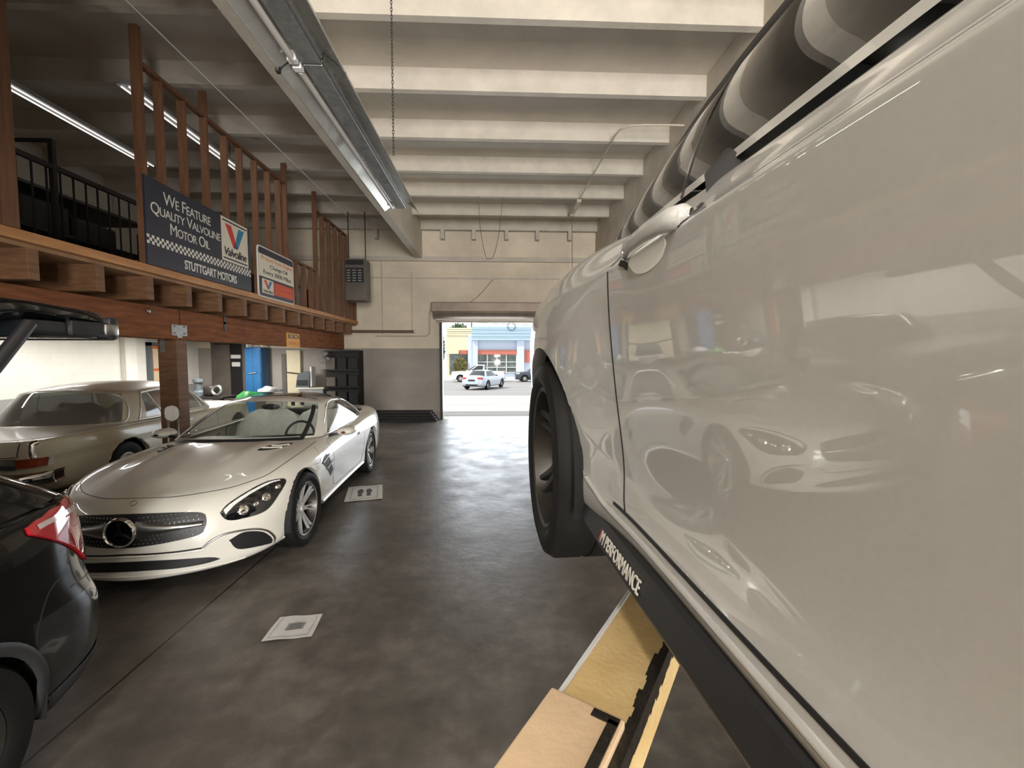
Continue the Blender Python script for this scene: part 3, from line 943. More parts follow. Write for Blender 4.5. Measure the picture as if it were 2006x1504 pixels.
bmw, bmw_bvh, bmw_hbvh = build_bmw()
for cx in (0, 2.81):
    for s in (1, -1):
        wheel(bmw, (cx, s*(.838 if cx == 0 else .80), .331), s, .331, .245, .240, 5, (M['rubber'], M['alloy_dark'], M['steel'], M['void']), style='blade')
        well(bmw, cx, .335, .376, .92 if cx == 0 else .86, .40, s, M['void'])

def bmw_details():
    bvh, car = bmw_bvh, bmw
    sd = (0, -1, 0)
    W, B_ = M['lift_paint'], M['black']
    for s in (1, -1):
        # black side blade under the sill
        rows = []
        for x, dz, k in ((.335, .062, .45), (.355, .045, .75), (.39, .02, .95), (.46, .004, 1), (.6, 0, 1), (1.0, 0, 1), (1.6, 0, 1), (2.2, 0, 1), (2.33, .02, .9), (2.40, .05, .5)):
            bulge = .012 if x < .4 else (.004 if x < .5 else 0)
            rows.append([(x, -s*(yy+bulge), .215+dz+(z-.215)*k) for yy, z in ((.80, .236), (.874, .220), (.885, .224), (.8875, .232), (.873, .285), (.866, .291), (.80, .291), (.80, .236))])
        b = MB().grid(rows)
        bl = b.build('side_blade', M['satin_black'], car, 25)
        if s == 1:
            Fb = frame((.475, -.8868, .2405), (1, 0, 0), (0, .264, .9645), (0, -.9645, .264))
            for q, c in enumerate(('sign_blue', 'navy_paint', 'sign_red')):
                z = MB(); z.prism([(.0+q*.008, 0), (.006+q*.008, 0), (.016+q*.008, .028), (.010+q*.008, .028)], Fb, .0, .0022)
                z.build('stripe_mark', M[c], bl)
            o = lettering('lettering', 'M PERFORMANCE', .2, M['sign_white'], bl, Matrix(), .002)
            me = o.data; co = np.empty(len(me.vertices)*3); me.vertices.foreach_get('co', co); co = co.reshape(-1, 3)
            a = co.min(0); c = co.max(0)
            co[:, 0] = .032+(co[:, 0]-a[0])/(c[0]-a[0])*.235; co[:, 1] = (co[:, 1]-a[1])/(c[1]-a[1])*.028; co[:, 2] += .002-a[2]
            me.vertices.foreach_set('co', co.ravel()); me.transform(Fb)
        # sill ridge and door gap
        b = MB(); strip(b, bvh, [(.36, .375), (.46, .345), (.60, .328), (1.2, .324), (2.1, .324)], 'XZ', (0, -1, 0), .012, n=50, sgn=-s, h=.007); b.build('sill_ridge', W, car, 60)
        b = MB(); strip(b, bvh, [(.56, .352), (.9, .346), (1.5, .346), (2.06, .346)], 'XZ', (0, -1, 0), .0065, n=40, sgn=-s, eps=.002)
        strip(b, bvh, [(.552, .90), (.556, .72), (.566, .56), (.584, .43), (.60, .38), (.622, .352)], 'XZ', (0, -1, 0), .0045, n=40, sgn=-s)
        strip(b, bvh, [(2.05, .95), (2.06, .7), (2.06, .4), (2.06, .346)], 'XZ', (0, -1, 0), .0045, n=30, sgn=-s)
        b.build('shut_line', B_, car, 60)
        # window surround
        b = MB()
        strip(b, bmw_hbvh, [(.655, .79, .985), (.64, .76, 1.06), (.62, .70, 1.18), (.60, .64, 1.28)], '3D', (0, -1, 0), .010, n=24, sgn=-s, eps=.002)
        b.build('window_trim', M['black_gloss'], car, 60)
        b = MB(); strip(b, bmw_hbvh, [(.02, .545, 1.262), (.2, .585, 1.292), (.5, .605, 1.318), (1.0, .61, 1.332), (1.35, .598, 1.312), (1.5, .56, 1.30)], '3D', (0, -1, 0), .050, n=40, sgn=-s, h=.014)
        b.build('roof_rail', M['satin_black'], car, 60)
        # door handle with its cup
        h = bpy.data.objects.new('door_handle', None); COL.objects.link(h); h.parent = car
        rows = []
        def sec(x, off, hw, hz, zc):
            h0, n0 = cast(bvh, (x, -s, zc), (0, s, 0))
            yo = abs(h0.y)+off
            return [(x, -s*(yo+hw*math.cos(a)), zc+hz*math.sin(a)) for a in [2*math.pi*q/14 for q in range(14)]+[0]]
        for x, off, hw, hz, zc in ((.628, .003, .002, .003, .872), (.635, .008, .005, .008, .872), (.655, .018, .008, .011, .873), (.70, .030, .010, .012, .874), (.77, .032, .010, .013, .875), (.82, .029, .011, .015, .876), (.85, .022, .014, .018, .877), (.868, .010, .012, .017, .877), (.872, .002, .004, .010, .877)):
            rows.append(sec(x, off, hw, hz, zc))
        MB().grid(rows).build('grip', W, h, 60)
        b = MB(); patch(b, bvh, [(.665, .852), (.70, .874), (.75, .880), (.80, .872), (.822, .852)], [(.665, .848), (.70, .826), (.75, .820), (.80, .828), (.822, .848)], 'XZ', (0, -1, 0), .0015, 20, 8, sgn=-s, skirt=.002)
        b.build('handle_cup', M['white_trim'], h, 60)
        b = MB(); strip(b, bvh, [(.862, .862), (.872, .873), (.868, .89), (.85, .897)], 'XZ', (0, -1, 0), .008, n=12, sgn=-s, eps=.002)
        b.build('handle_gap', B_, h, 60); b = MB()
        strip(b, bvh, [(.62, .862), (.64, .856), (.66, .846)], 'XZ', (0, -1, 0), .012, n=8, sgn=-s, eps=.003)
        b.build('handle_gap', B_, h, 60)
        # tail and head lamps, mirror (away from the camera side mostly)
        b = MB(); patch(b, bvh, [(-1.0, .62, .86), (-.93, .78, .88), (-.78, .88, .86)], [(-1.0, .62, .76), (-.95, .76, .75), (-.80, .87, .78)], '3D', (1, -.4, 0), .005, 12, 5, sgn=-s)
        b.build('tail_lamp', M['red_lens'], car, 60)
        b = MB(); patch(b, bvh, [(3.5, .40, .66), (3.40, .62, .70), (3.2, .80, .74)], [(3.54, .40, .58), (3.45, .62, .60), (3.25, .80, .66)], '3D', (-1, -.4, 0), .005, 14, 5, sgn=-s)
        b.build('head_lamp', M['black_gloss'], car, 60)
        m = bpy.data.objects.new('wing_mirror', None); COL.objects.link(m); m.parent = car
        rows = []
        for dx, k in ((.10, .25), (.08, .62), (.05, .9), (0, 1.0), (-.05, 1.0), (-.08, .95)):
            rows.append([(2.02+dx, -s*(1.0+.115*k*math.cos(a)), 1.03+.065*k*math.sin(a)) for a in [2*math.pi*q/20 for q in range(20)]+[0]])
        MB().grid(rows).build('mirror_shell', W, m, 60)
        MB().bar((2.05, -s*.82, .97), (2.03, -s*.94, 1.01), .05, .03, bevel=.008).build('mirror_arm', B_, m, 60)
    # cabin
    MB().box((-.4, -.72, .35), (2.2, .72, .40)).build('cabin_floor', M['dash'], car)
    MB().box((1.75, -.68, .62), (2.25, .68, .92), bevel=.05).build('dashboard', M['dash'], car, 60)
    MB().box((-.55, -.6, .4), (-.42, .6, 1.0), bevel=.03).build('rear_shelf', M['dash'], car, 60)
    for s in (1, -1):
        seat(car, .95, s*.36, .48, M['dash'], name='front_seat', w=.92)
        seat(car, .10, s*.34, .45, M['dash'], name='rear_seat', w=.85)
    MB().box((.2, -.50, 1.285), (1.35, .50, 1.30)).build('headliner', M['grey_panel'], car)
bmw_details()
# ------------------------------------------------------------------ white sports car
def build_sl():
    heading = math.atan2(-1, 0.055)
    car = thing('sports_coupe', 'pearl white low sports coupe parked facing the camera beside the timber post', 'car', (-2.78, 6.565, 0), heading)
    P = [(-1.13, 0), (-1.11, .45), (-1.00, .80), (-.70, .915), (-.2, .95), (.45, .93), (1.25, .915), (2.1, .925), (2.62, .935), (3.0, .875), (3.28, .69), (3.46, .39), (3.55, 0)]
    rear = [(.12, .24), (.03, .28), (0, .42), (0, .58), (.02, .70), (.045, .83), (.09, .925)]
    sr = [(.14, .17), (.03, .21), (.03, .36), (0, .56), (0, .70), (.03, .83), (.15, .90)]
    sm = [(.14, .17), (.03, .205), (.05, .35), (.015, .56), (0, .68), (.03, .79), (.13, .86)]
    sf = [(.14, .17), (.03, .20), (.02, .36), (0, .51), (.01, .63), (.055, .745), (.17, .82)]
    fc = [(.14, .13), (.02, .15), (.02, .27), (0, .38), (.015, .50), (.075, .63), (.19, .72)]
    ff = [(.12, .125), (0, .145), (.02, .25), (.005, .38), (.015, .51), (.045, .635), (.15, .70)]
    zc = [(-1.2, .93), (-.9, .945), (-.4, .93), (.5, .89), (1.9, .905), (2.3, .90), (2.7, .855), (3.05, .79), (3.25, .735), (3.4, .70)]
    xc = lambda x: -0.75+(x+1.04)*(3.78/4.41)
    net = body_net(P, {0: rear, 2: rear, 4: sr, 6: sm, 8: sf, 10: fc, 12: ff}, zc, xc=xc, power=1.7)
    NU, NV = 12, 7
    G = bsurf(net, NU, NV)
    X, Y = G[..., 0], G[..., 1]
    hood = np.clip((X-1.9)/.4, 0, 1)*np.clip((3.25-X)/.5, 0, 1)
    G[..., 2] += hood*(.016*np.exp(-((Y-.34-(2.9-X)*.05)/.09)**2)-.010*np.exp(-((Y-.56)/.08)**2))
    JC = 6*NV
    def region(i, j, c):
        if j >= JC+2 and -.45 < c[0] < 2.13-.42*(c[1]/.7)**2 and abs(c[1]) < .69: return None
        if j >= JC+2 and c[0] > 1.78: return 'hood'
        if j >= JC+4 and c[0] < -.45: return 'trunk_lid'
        if 0.52 < c[0] < 1.78 and j < JC+2 and c[2] > .30: return ('driver_door', 'passenger_door')
        return 'body'
    bms = car_mesh(G, region, car, None)
    for hx in (0, 2.585):
        for bm in bms.values(): cut_arch(bm, hx, .335, .365, .55)
    bvh = bvh_of(bms.values())
    pm = M['white_paint']
    parts = {k: mesh_from_bm(k.split('#')[0], bm, pm, car, 60) for k, bm in bms.items()}
    MB().box((-1.0, -.80, .16), (2.95, .80, .18)).build('underbody', M['void'], car)
    # greenhouse
    belt = [(-.62, 0, .915), (-.58, .36, .91), (-.50, .62, .89), (-.10, .765, .875), (.55, .80, .865), (1.15, .80, .86), (1.70, .78, .85), (1.88, .70, .865), (2.13, .38, .895), (2.20, 0, .905)]
    roof = [(.18, 0, 1.235), (.20, .28, 1.225), (.22, .50, 1.185), (.34, .575, 1.165), (.66, .60, 1.195), (.92, .595, 1.20), (1.08, .58, 1.185), (1.15, .53, 1.19), (1.22, .28, 1.225), (1.24, 0, 1.235)]
    net = house_net(belt, roof, .05, crown=.03)
    HU, HV = 10, 4
    H = bsurf(net, HU, HV)
    def hreg(i, j, c):
        u = (i+.5)/HU; v = (j+.5)/HV
        if v > 5.0 and u > 1.0:
            return 'roof_glass' if c[0] < 1.06 and abs(c[1]) < .47 else 'roof'
        if v > 3.7: return 'roof'
        if u < 2.0: return 'rear_window' if v > .4 else 'roof'
        if 3.0 < u < 5.9 and v > .3: return ('side_window', 'side_window#') if v < 3.5 else 'roof'
        if u > 6.7 and v > .15: return 'windshield'
        return 'roof'
    hb = car_mesh(H, hreg, car, None)
    hm = {'roof': pm, 'roof_glass': M['roof_glass'], 'rear_window': M['car_glass'], 'side_window': M['car_glass'], 'windshield': M['car_glass']}
    hbvh = bvh_of(hb.values())
    for k, bm in hb.items(): mesh_from_bm(k.split('#')[0], bm, hm[k.split('#')[0]], car, 60)
    return car, parts, bvh, hbvh
sl_car, sl_parts, sl_bvh, sl_hbvh = build_sl()
for cx, st in ((0, 0), (2.585, -.05)):
    for s in (1, -1):
        wheel(sl_car, (cx, s*.80, .332), s, .332, .235, .247, 7, (M['rubber'], M['alloy'], M['dark_steel'], M['void']), steer=st, twin=True)
        well(sl_car, cx, .335, .372, .90, .36, s, M['void'])

def sl_details():
    car, bvh = sl_car, sl_bvh
    W, B_, CH = M['white_paint'], M['black'], M['chrome']
    fr = (-1, 0, 0)
    # grille
    g = MB()
    patch(g, bvh, [(-.475, .52), (-.455, .575), (-.37, .60), (-.18, .618), (0, .624), (.18, .618), (.37, .60), (.455, .575), (.475, .52)],
          [(-.475, .50), (-.455, .445), (-.37, .425), (-.18, .408), (0, .402), (.18, .408), (.37, .425), (.455, .445), (.475, .50)], 'YZ', fr, .005, 41, 7)
    grille = g.build('grille', M['black'], car, 60)
    pins = MB()
    for r in range(8):
        z = .425+.0245*r
        for c in range(-17, 18):
            y = (c+.5*(r % 2))*.026
            if abs(y) > .44 or abs(z-.515) < .018 or math.hypot(y, z-.517) < .115: continue
            if abs(y) > .36 and (z > .575 or z < .445): continue
            h, n = cast(bvh, (1.2+2, y, z), fr)
            pins.ball(h+n*.009, .0045, 4)
    tag(pins.build('grille_pins', CH, grille), kind='stuff')
    bar = MB()
    for s in (1, -1):
        rows = []
        for i in range(13):
            t = i/12
            y = s*(.085+.38*t); hh = .052*(1-t)**2+.017
            h, n = cast(bvh, (3.2, y, .515), fr)
            o = h+Vector((.012, 0, 0))
            rows.append([o+Vector((-.012, 0, -hh)), o+Vector((.012, 0, -hh*.7)), o+Vector((.022, 0, -.002)), o+Vector((.018, 0, hh*.5)), o+Vector((-.004, 0, hh)), o+Vector((-.012, 0, hh))])
        bar.grid(rows)
    bar.build('grille_bar', M['satin_silver'], grille, 50)
    h, n = cast(bvh, (3.2, 0, .517), fr)
    F3 = frame((h.x+.02, 0, .517), (0, 1, 0), (0, 0, 1), (1, 0, 0))
    em = MB().lathe([(.086, 0), (.086, .022), (.094, .030), (.101, .022), (.104, 0)], F3, 48).build('emblem_ring', CH, grille, 50)
    MB().lathe([(.001, .018), (.086, .016), (.086, 0)], F3, 40).build('emblem_disc', M['black_gloss'], em, 40)
    st = MB()
    for k in range(3):
        a = math.pi/2+k*2*math.pi/3
        st.prism([(.085*math.cos(a), .085*math.sin(a)), (.013*math.cos(a+math.pi/3), .013*math.sin(a+math.pi/3)), (0, 0), (.013*math.cos(a-math.pi/3), .013*math.sin(a-math.pi/3))], F3, .017, .023)
    st.build('emblem_star', M['alloy_dark'], em)
    # bumper openings
    b = MB()
    patch(b, bvh, [(-.54, .225), (-.50, .248), (-.40, .268), (-.18, .294), (0, .30), (.18, .294), (.40, .268), (.50, .248), (.54, .225)],
          [(-.54, .222), (-.47, .212), (-.32, .214), (-.16, .226), (0, .23), (.16, .226), (.32, .214), (.47, .212), (.54, .222)], 'YZ', fr, .004, 37, 5)
    b.build('lower_intake', B_, car, 60)
    b = MB()
    strip(b, bvh, [(-.453, .334), (-.32, .337), (-.16, .345), (0, .352), (.16, .345), (.32, .337), (.453, .334)], 'YZ', fr, .012, .002, 40)
    b.build('bumper_seam', B_, car, 60)
    lipm = MB()
    strip(lipm, bvh, [(-.66, .172), (-.5, .178), (-.25, .186), (0, .192), (.25, .186), (.5, .178), (.66, .172)], 'YZ', fr, .008, h=.008, n=40)
    strip(lipm, bvh, [(-.46, .318), (-.3, .322), (0, .334), (.3, .322), (.46, .318)], 'YZ', fr, .014, h=.006, n=36)
    lipm.build('bumper_lip', W, car, 60)
    for s in (1, -1):
        up = [(3.318, .595, .350), (3.253, .673, .385), (3.153, .753, .345), (3.085, .790, .275), (3.062, .795, .235)]
        lo = [(3.310, .603, .335), (3.295, .613, .297), (3.264, .644, .258), (3.15, .73, .232), (3.066, .785, .215)]
        b = MB(); patch(b, bvh, up, lo, '3D', (-1, -.5, 0), .005, 18, 6, sgn=s)
        b.build('corner_intake', B_, car, 60)
        b = MB(); strip(b, bvh, [(3.398, .458, .338), (3.372, .513, .385), (3.319, .593, .408), (3.214, .710, .392), (3.12, .778, .340), (3.05, .806, .255), (3.05, .80, .205)], '3D', (-1, -.5, 0), .016, n=40, sgn=s, h=.012)
        b.build('intake_trim', M['satin_silver'], car, 60)
        # headlamp
        up = [(3.316, .537, .562), (3.268, .566, .609), (3.152, .641, .662), (3.003, .728, .700), (2.879, .810, .692), (2.862, .826, .672)]
        lo = [(3.314, .550, .535), (3.305, .580, .503), (3.260, .650, .490), (3.119, .774, .502), (2.974, .826, .600), (2.880, .832, .655)]
        b = MB(); patch(b, bvh, up, lo, '3D', (-1, -.6, .2), .006, 26, 8, sgn=s)
        hl = b.build('headlamp', M['black_gloss'], car, 60)
        up2 = [(3.296, .552, .575), (3.25, .58, .606), (3.14, .652, .652), (3.0, .735, .688), (2.91, .796, .690)]
        lo2 = [(3.292, .562, .538), (3.235, .60, .588), (3.13, .665, .634), (2.99, .748, .675), (2.91, .80, .682)]
        b = MB(); patch(b, bvh, up2, lo2, '3D', (-1, -.6, .2), .0085, 22, 4, sgn=s, skirt=.004)
        b.build('running_light', M['white_trim'], hl, 60)
        for (x, y, z, r) in ((3.225, .655, .548, .040), (3.07, .745, .585, .036), (3.145, .70, .56, .022), (2.965, .80, .645, .024)):
            h, n = bvh.find_nearest(Vector((x, y*s, z)))[:2]
            if n.dot(Vector((1, .6*s, 0))) < 0: n = -n
            Fp = frame(h+n*.007, n.orthogonal(), n.cross(n.orthogonal()), n)
            pb = MB().lathe([(.001, .010), (r*.55, .009), (r*.8, .005), (r*.82, .012), (r, .008), (r, -.004)], Fp, 20)
            pb.build('projector', M['chrome'], hl, 40)
        # bonnet vent
        b = MB(); patch(b, bvh, [(2.47, .42), (2.29, .455), (2.13, .53), (2.10, .60)], [(2.475, .44), (2.40, .50), (2.30, .55), (2.11, .605)], 'XY', (0, 0, -1), .003, 16, 4, sgn=s)
        bv = b.build('bonnet_vent', B_, car, 60)
        b = MB()
        for x0, x1 in ((2.40, 2.27), (2.29, 2.16)):
            strip(b, bvh, [(x0, .43 if x0 > 2.3 else .47), (x1, .56 if x0 > 2.3 else .585)], 'XY', (0, 0, -1), .022, n=8, sgn=s, h=.012)
        b.build('vent_fin', W, bv, 60)
        # wing vent
        b = MB(); patch(b, bvh, [(2.19, .66), (2.10, .70), (2.00, .715)], [(1.90, .45), (1.86, .48), (1.83, .50)], 'XZ', (0, -1, 0), .003, 8, 8, sgn=s)
        wv = b.build('wing_vent', B_, car, 60)
        b = MB()
        for zz in (.58, .665):
            strip(b, bvh, [(2.17+(zz-.66)*1.2, zz-.01), (1.93+(zz-.66)*1.0, zz+.03)], 'XZ', (0, -1, 0), .018, n=8, sgn=s, h=.012)
        b.build('vent_fin', M['satin_silver'], wv, 60)
        # shut lines
        b = MB()
        sd = (0, -1, 0)
        strip(b, bvh, [(1.80, .80), (1.80, .60), (1.79, .40), (1.74, .31)], 'XZ', sd, .007, sgn=s)
        strip(b, bvh, [(.50, .84), (.46, .66), (.44, .5), (.50, .36), (.62, .30), (1.2, .29), (1.70, .30)], 'XZ', sd, .006, sgn=s, n=40)
        strip(b, bvh, [(3.347, 0), (3.34, .12), (3.325, .224), (3.279, .339), (3.18, .50), (3.05, .63), (2.90, .72), (2.6, .765), (2.2, .775), (1.9, .76)], 'XY', (0, 0, -1), .006, sgn=s, n=60)
        strip(b, bvh, [(2.38, .90), (2.2, .90), (2.1, .8)], 'XY', (0, 0, -1), .004, sgn=s, n=10)
        b.build('shut_line', B_, car, 60)
        # sill
        b = MB(); strip(b, bvh, [(2.15, .25), (1.3, .245), (.45, .25)], 'XZ', sd, .035, n=30, sgn=s, h=.022)
        b.build('sill', W, car, 60)
        # mirror
        m = bpy.data.objects.new('wing_mirror', None); COL.objects.link(m); m.parent = car
        b = MB()
        rows = []
        for i, (dx, k) in enumerate(((.11, .25), (.09, .62), (.05, .9), (0, 1.0), (-.05, 1.0), (-.085, .95))):
            rows.append([(1.58+dx, s*(.985+.105*k*math.cos(a)), .885+.055*k*math.sin(a)*(1 if math.sin(a) > 0 else .85)) for a in [2*math.pi*q/20 for q in range(20)]+[0]])
        b.grid(rows); b.build('mirror_shell', W, m, 60)
        b = MB(); b.grid([[(1.497, s*(.985+.096*r*math.cos(a)), .885+.048*r*math.sin(a)) for a in [2*math.pi*q/20 for q in range(21)]] for r in (.001, 1)]); b.build('mirror_glass', M['chrome'], m)
        MB().bar((1.60, s*.80, .84), (1.60, s*.93, .87), .05, .03, bevel=.008).build('mirror_arm', B_, m, 60)
        MB().bar((1.668, s*.93, .88), (1.64, s*1.07, .885), .012, .012, bevel=.004).build('turn_signal', M['chrome'] if s < 0 else M['amber'], m, 60)
        # door handle and window trim
        MB().bar((.80, s*.918, .715), (.60, s*.925, .725), .022, .022, bevel=.008).build('door_handle', CH, car, 60)
    # bonnet badge
    h, n = cast(bvh, (3.41, 0, 1.5), (-.5, 0, -1)); n = Vector((.8, 0, .6))
    h, n = bvh.find_nearest(Vector((3.398, 0, .683)))[:2]
    Fb = frame(h, (0, 1, 0), n.cross(Vector((0, 1, 0))), n)
    MB().lathe([(.001, .004), (.020, .004), (.023, .002), (.023, -.004)], Fb, 24).build('bonnet_badge', M['alloy_dark'], car, 40)
    # cabin
    cab = MB().box((1.45, -.70, .62), (2.02, .70, .835), bevel=.05)
    cab.build('dashboard', M['dash'], car, 60)
    MB().box((-.3, -.74, .25), (2.0, .74, .30)).build('cabin_floor', M['dash'], car)
    MB().box((-.55, -.72, .3), (-.30, .72, .90), bevel=.05).build('rear_bulkhead', M['dash'], car, 60)
    for s in (1, -1):
        seat(car, .50, s*.36, .32, M['leather'], name='driver_seat' if s > 0 else 'passenger_seat', w=.92)
    sw = MB(); Fs = frame((1.28, .36, .80), (0, 1, 0), (-.35, 0, .94), None)
    sw.lathe([(.165+.014*math.cos(a), .014*math.sin(a)) for a in [2*math.pi*q/8 for q in range(8)]], Fs, 32, closed=True)
    for a in (0, math.pi, -math.pi/2):
        sw.bar(Fs @ Vector((0, 0, 0)), Fs @ Vector((.16*math.cos(a), .16*math.sin(a), 0)), .03, .012)
    sw.build('steering_wheel', M['dash'], car, 50)
    MB().ball((1.20, .0, 1.135), .05, 8, (.3, 2.2, .7)).build('rear_view_mirror', M['black'], car, 60)
    # black windscreen surround, side-window trim
    b = MB()
    for s in (1, -1):
        strip(b, sl_hbvh, [(1.98, .64, .882), (1.75, .62, .97), (1.45, .575, 1.09), (1.25, .525, 1.17)], '3D', (-1, -.3, -.5), .045, .002, 24, s)
    strip(b, sl_hbvh, [(1.98, -.64, .882), (2.08, -.45, .895), (2.17, -.2, .905), (2.185, 0, .91), (2.17, .2, .905), (2.08, .45, .895), (1.98, .64, .882)], '3D', (-1, 0, -.5), .05, .0025, 40)
    b.build('windscreen_surround', M['black'], car, 60)
    for s in (1, -1):
        b = MB()
        strip(b, sl_hbvh, [(1.66, .77, .865), (1.2, .79, .872), (.5, .79, .878), (-.05, .75, .887)], '3D', (0, -1, 0), .014, n=30, sgn=s, h=.006)
        strip(b, sl_hbvh, [(-.05, .75, .887), (.12, .66, 1.04), (.33, .60, 1.15), (.66, .615, 1.185), (.95, .61, 1.185), (1.2, .645, 1.10), (1.5, .71, .965)], '3D', (0, -1, 0), .012, n=50, sgn=s, h=.006)
        b.build('window_trim', CH, car, 60)
    pl = MB(); patch(pl, bvh, [(-.24, .47), (-.1, .475), (.1, .475), (.24, .47)], [(-.22, .42), (-.1, .41), (.1, .41), (.22, .42)], 'YZ', (1, 0, 0), .004, 12, 4)
    pl.build('rear_plate_recess', B_, car, 60)
    for s in (1, -1):
        b = MB(); patch(b, bvh, [(-1.09, .46, .74), (-1.02, .72, .76), (-.9, .83, .76)], [(-1.10, .46, .64), (-1.03, .74, .64), (-.92, .84, .66)], '3D', (1, -.4, 0), .005, 12, 5, sgn=s)
        b.build('tail_lamp', M['red_lens'], car, 60)
sl_details()
# ------------------------------------------------------------------ timber mezzanine on the left
mz = thing('storage_loft', 'timber storage loft deck on joists along the left side of the workshop', 'loft', (-4.26, 6.0, 0))
def P_(mb, name, m, par=mz, smooth=None):
    bmesh.ops.translate(mb.bm, verts=mb.bm.verts[:], vec=-Vector(par.location))
    return mb.build(name, m, par, smooth)
P_(MB().box((-8.1, 2.2, 2.62), (-3.80, 12.25, 2.655)), 'deck', M['ply'])
y = 2.52
while y < 12.1:
    P_(MB().box((-8.1, y, 2.365), (-3.79, y+.09, 2.62), bevel=.004), 'joist', M['wood'])
    y += .611
bmt = thing('loft_beam', 'red-brown timber beam on a square post carrying the loft joists', 'beam', (-4.27, 6.0, 0))
P_(MB().box((-4.38, 2.2, 1.97), (-4.16, 5.96, 2.365), bevel=.008), 'beam', M['wood_beam'], bmt)
P_(MB().box((-4.38, 6.0, 1.97), (-4.16, 12.28, 2.365), bevel=.008), 'beam', M['wood_beam'], bmt)
for yy in (5.88, 2.25):
    pst = P_(MB().box((-4.40, yy, 0), (-4.16, yy+.2, 1.97), bevel=.008), 'post', M['wood'], bmt)
b = MB().box((-4.158, 5.80, 2.02), (-4.150, 6.08, 2.16)).box((-4.158, 5.90, 1.99), (-4.152, 5.99, 2.03))
P_(MB().box((-4.36, 5.868, 1.80), (-4.30, 5.880, 1.97)), 'post_strap', M['galv_dull'], bmt)
for yy in (5.85, 6.03):
    for z in (2.05, 2.14): b.ball((-4.147, yy, z), .012, 5)
P_(b, 'post_bracket', M['galv_dull'], bmt)
P_(MB().ball((-4.152, 5.44, 2.29), .028, 8, (.5, 1, 1)), 'bolt', M['galv'], bmt, 60)
b = MB()
for yy, z in ((6.9, 2.25), (6.9, 2.16)): b.box((-4.158, yy, z), (-4.15, yy+.05, z+.12))
P_(b, 'hanger_clip', M['black_iron'], bmt)
# studs and plates
sw_ = thing('stud_wall', 'open timber stud wall standing on the loft edge behind the signs', 'stud wall', (-3.8, 4.62, 2.656))
P_(MB().box((-3.86, 2.2, 2.656), (-3.74, 12.2, 2.74), bevel=.006), 'rim_board', M['wood_rim'], sw_)
TALL = [(3.53, .115, .14), (4.94, .06, .09), (8.20, .045, .089), (9.53, .045, .089)]
for yy, wy, wx in TALL:
    P_(MB().box((-3.8-wx/2, yy, 2.74), (-3.8+wx/2, yy+wy, 5.24), bevel=.003), 'stud', M['wood_v'], sw_)
for yy in (5.24, 5.61, 6.44, 6.80, 7.21, 7.61, 7.96):
    P_(MB().box((-3.845, yy, 2.74), (-3.755, yy+.04, 4.84), bevel=.003), 'stud', M['wood_v'], sw_)
P_(MB().box((-3.845, 6.02, 2.74), (-3.755, 6.06, 5.20), bevel=.003), 'stud', M['wood_v'], sw_)
for yy in (8.55, 8.92, 9.25):
    P_(MB().box((-3.845, yy, 2.74), (-3.755, yy+.04, 3.56), bevel=.003), 'stud', M['wood_v'], sw_)
for yy in (9.9, 10.3, 10.7, 11.08, 11.45):
    P_(MB().box((-3.845, yy, 2.74), (-3.755, yy+.04, 4.84), bevel=.003), 'stud', M['wood_v'], sw_)
for yy in (11.8, 12.08):
    P_(MB().box((-3.845, yy, 2.74), (-3.755, yy+.04, 3.56), bevel=.003), 'stud', M['wood_v'], sw_)
P_(MB().box((-3.839, 5.01, 4.86), (-3.761, 8.19, 4.90), bevel=.003), 'top_plate', M['wood_v'], sw_)
P_(MB().box((-3.839, 8.25, 3.56), (-3.761, 9.52, 3.60), bevel=.003), 'top_plate', M['wood_v'], sw_)
P_(MB().box((-3.839, 9.58, 4.84), (-3.761, 11.49, 4.88), bevel=.003), 'top_plate', M['wood_v'], sw_)

# black iron railing behind the first opening
rl = thing('iron_railing', 'black iron railing with thin balusters between the first two loft posts', 'railing', (-4.6, 3.4, 2.655))
b = MB(); b.bar((0, 0, 1.06), (0, 2.9, 1.06), .04, .05); b.build('top_rail', M['black_iron'], rl)
MB().bar((0, 0, .12), (0, 2.9, .12), .03, .03).build('bottom_rail', M['black_iron'], rl)
for i in range(20):
    MB().bar((0, .07+.145*i, .12), (0, .07+.145*i, 1.05), .014, .014, up=(0, 1, 0)).build('baluster', M['black_iron'], rl)
for yy in (0.0, 1.45, 2.88):
    MB().bar((0, yy, 0), (0, yy, 1.34 if yy == 1.45 else 1.1), .045, .045, up=(0, 1, 0)).build('rail_post', M['black_iron'], rl)
MB().bar((0, 1.45, 1.33), (-.7, 1.45, 1.33), .03, .03).build('rail_arm', M['black_iron'], rl)

# dark storage behind the railing
sh = thing('storage_rack', 'black steel storage rack in the shade behind the loft railing', 'rack', (-6.0, 5.2, 2.655))
for x, yy in ((-.5, -2.0), (.5, -2.0), (-.5, 2.0), (.5, 2.0)):
    MB().bar((x, yy, 0), (x, yy, 1.5), .05, .05, up=(0, 1, 0)).build('upright', M['black_iron'], sh)
for z in (.12, .62, 1.12):
    MB().box((-.52, -2.02, z), (.52, 2.02, z+.035)).build('shelf', M['black_iron'], sh)
rr = random.Random(3)
names = ('black tarpaulin bundle', 'dark carton', 'dark crate')
k = 0
for z in (.16, .66):
    yy = -1.9
    spots = ('bottom', 'middle')[z > .3]
    while yy < 1.6:
        wd = rr.uniform(.45, .75); hh = rr.uniform(.28, .42)
        o = MB().box((-6.0-.38, 5.2+yy, 2.655+z), (-6.0+.42, 5.2+yy+wd, 2.655+z+hh), bevel=.03).build('storage_box', M['dark_cloth'])
        tag(o, 'dark wrapped box stored on the black rack behind the loft railing', 'box', 'dark boxes on the loft rack')
        yy += wd+.06
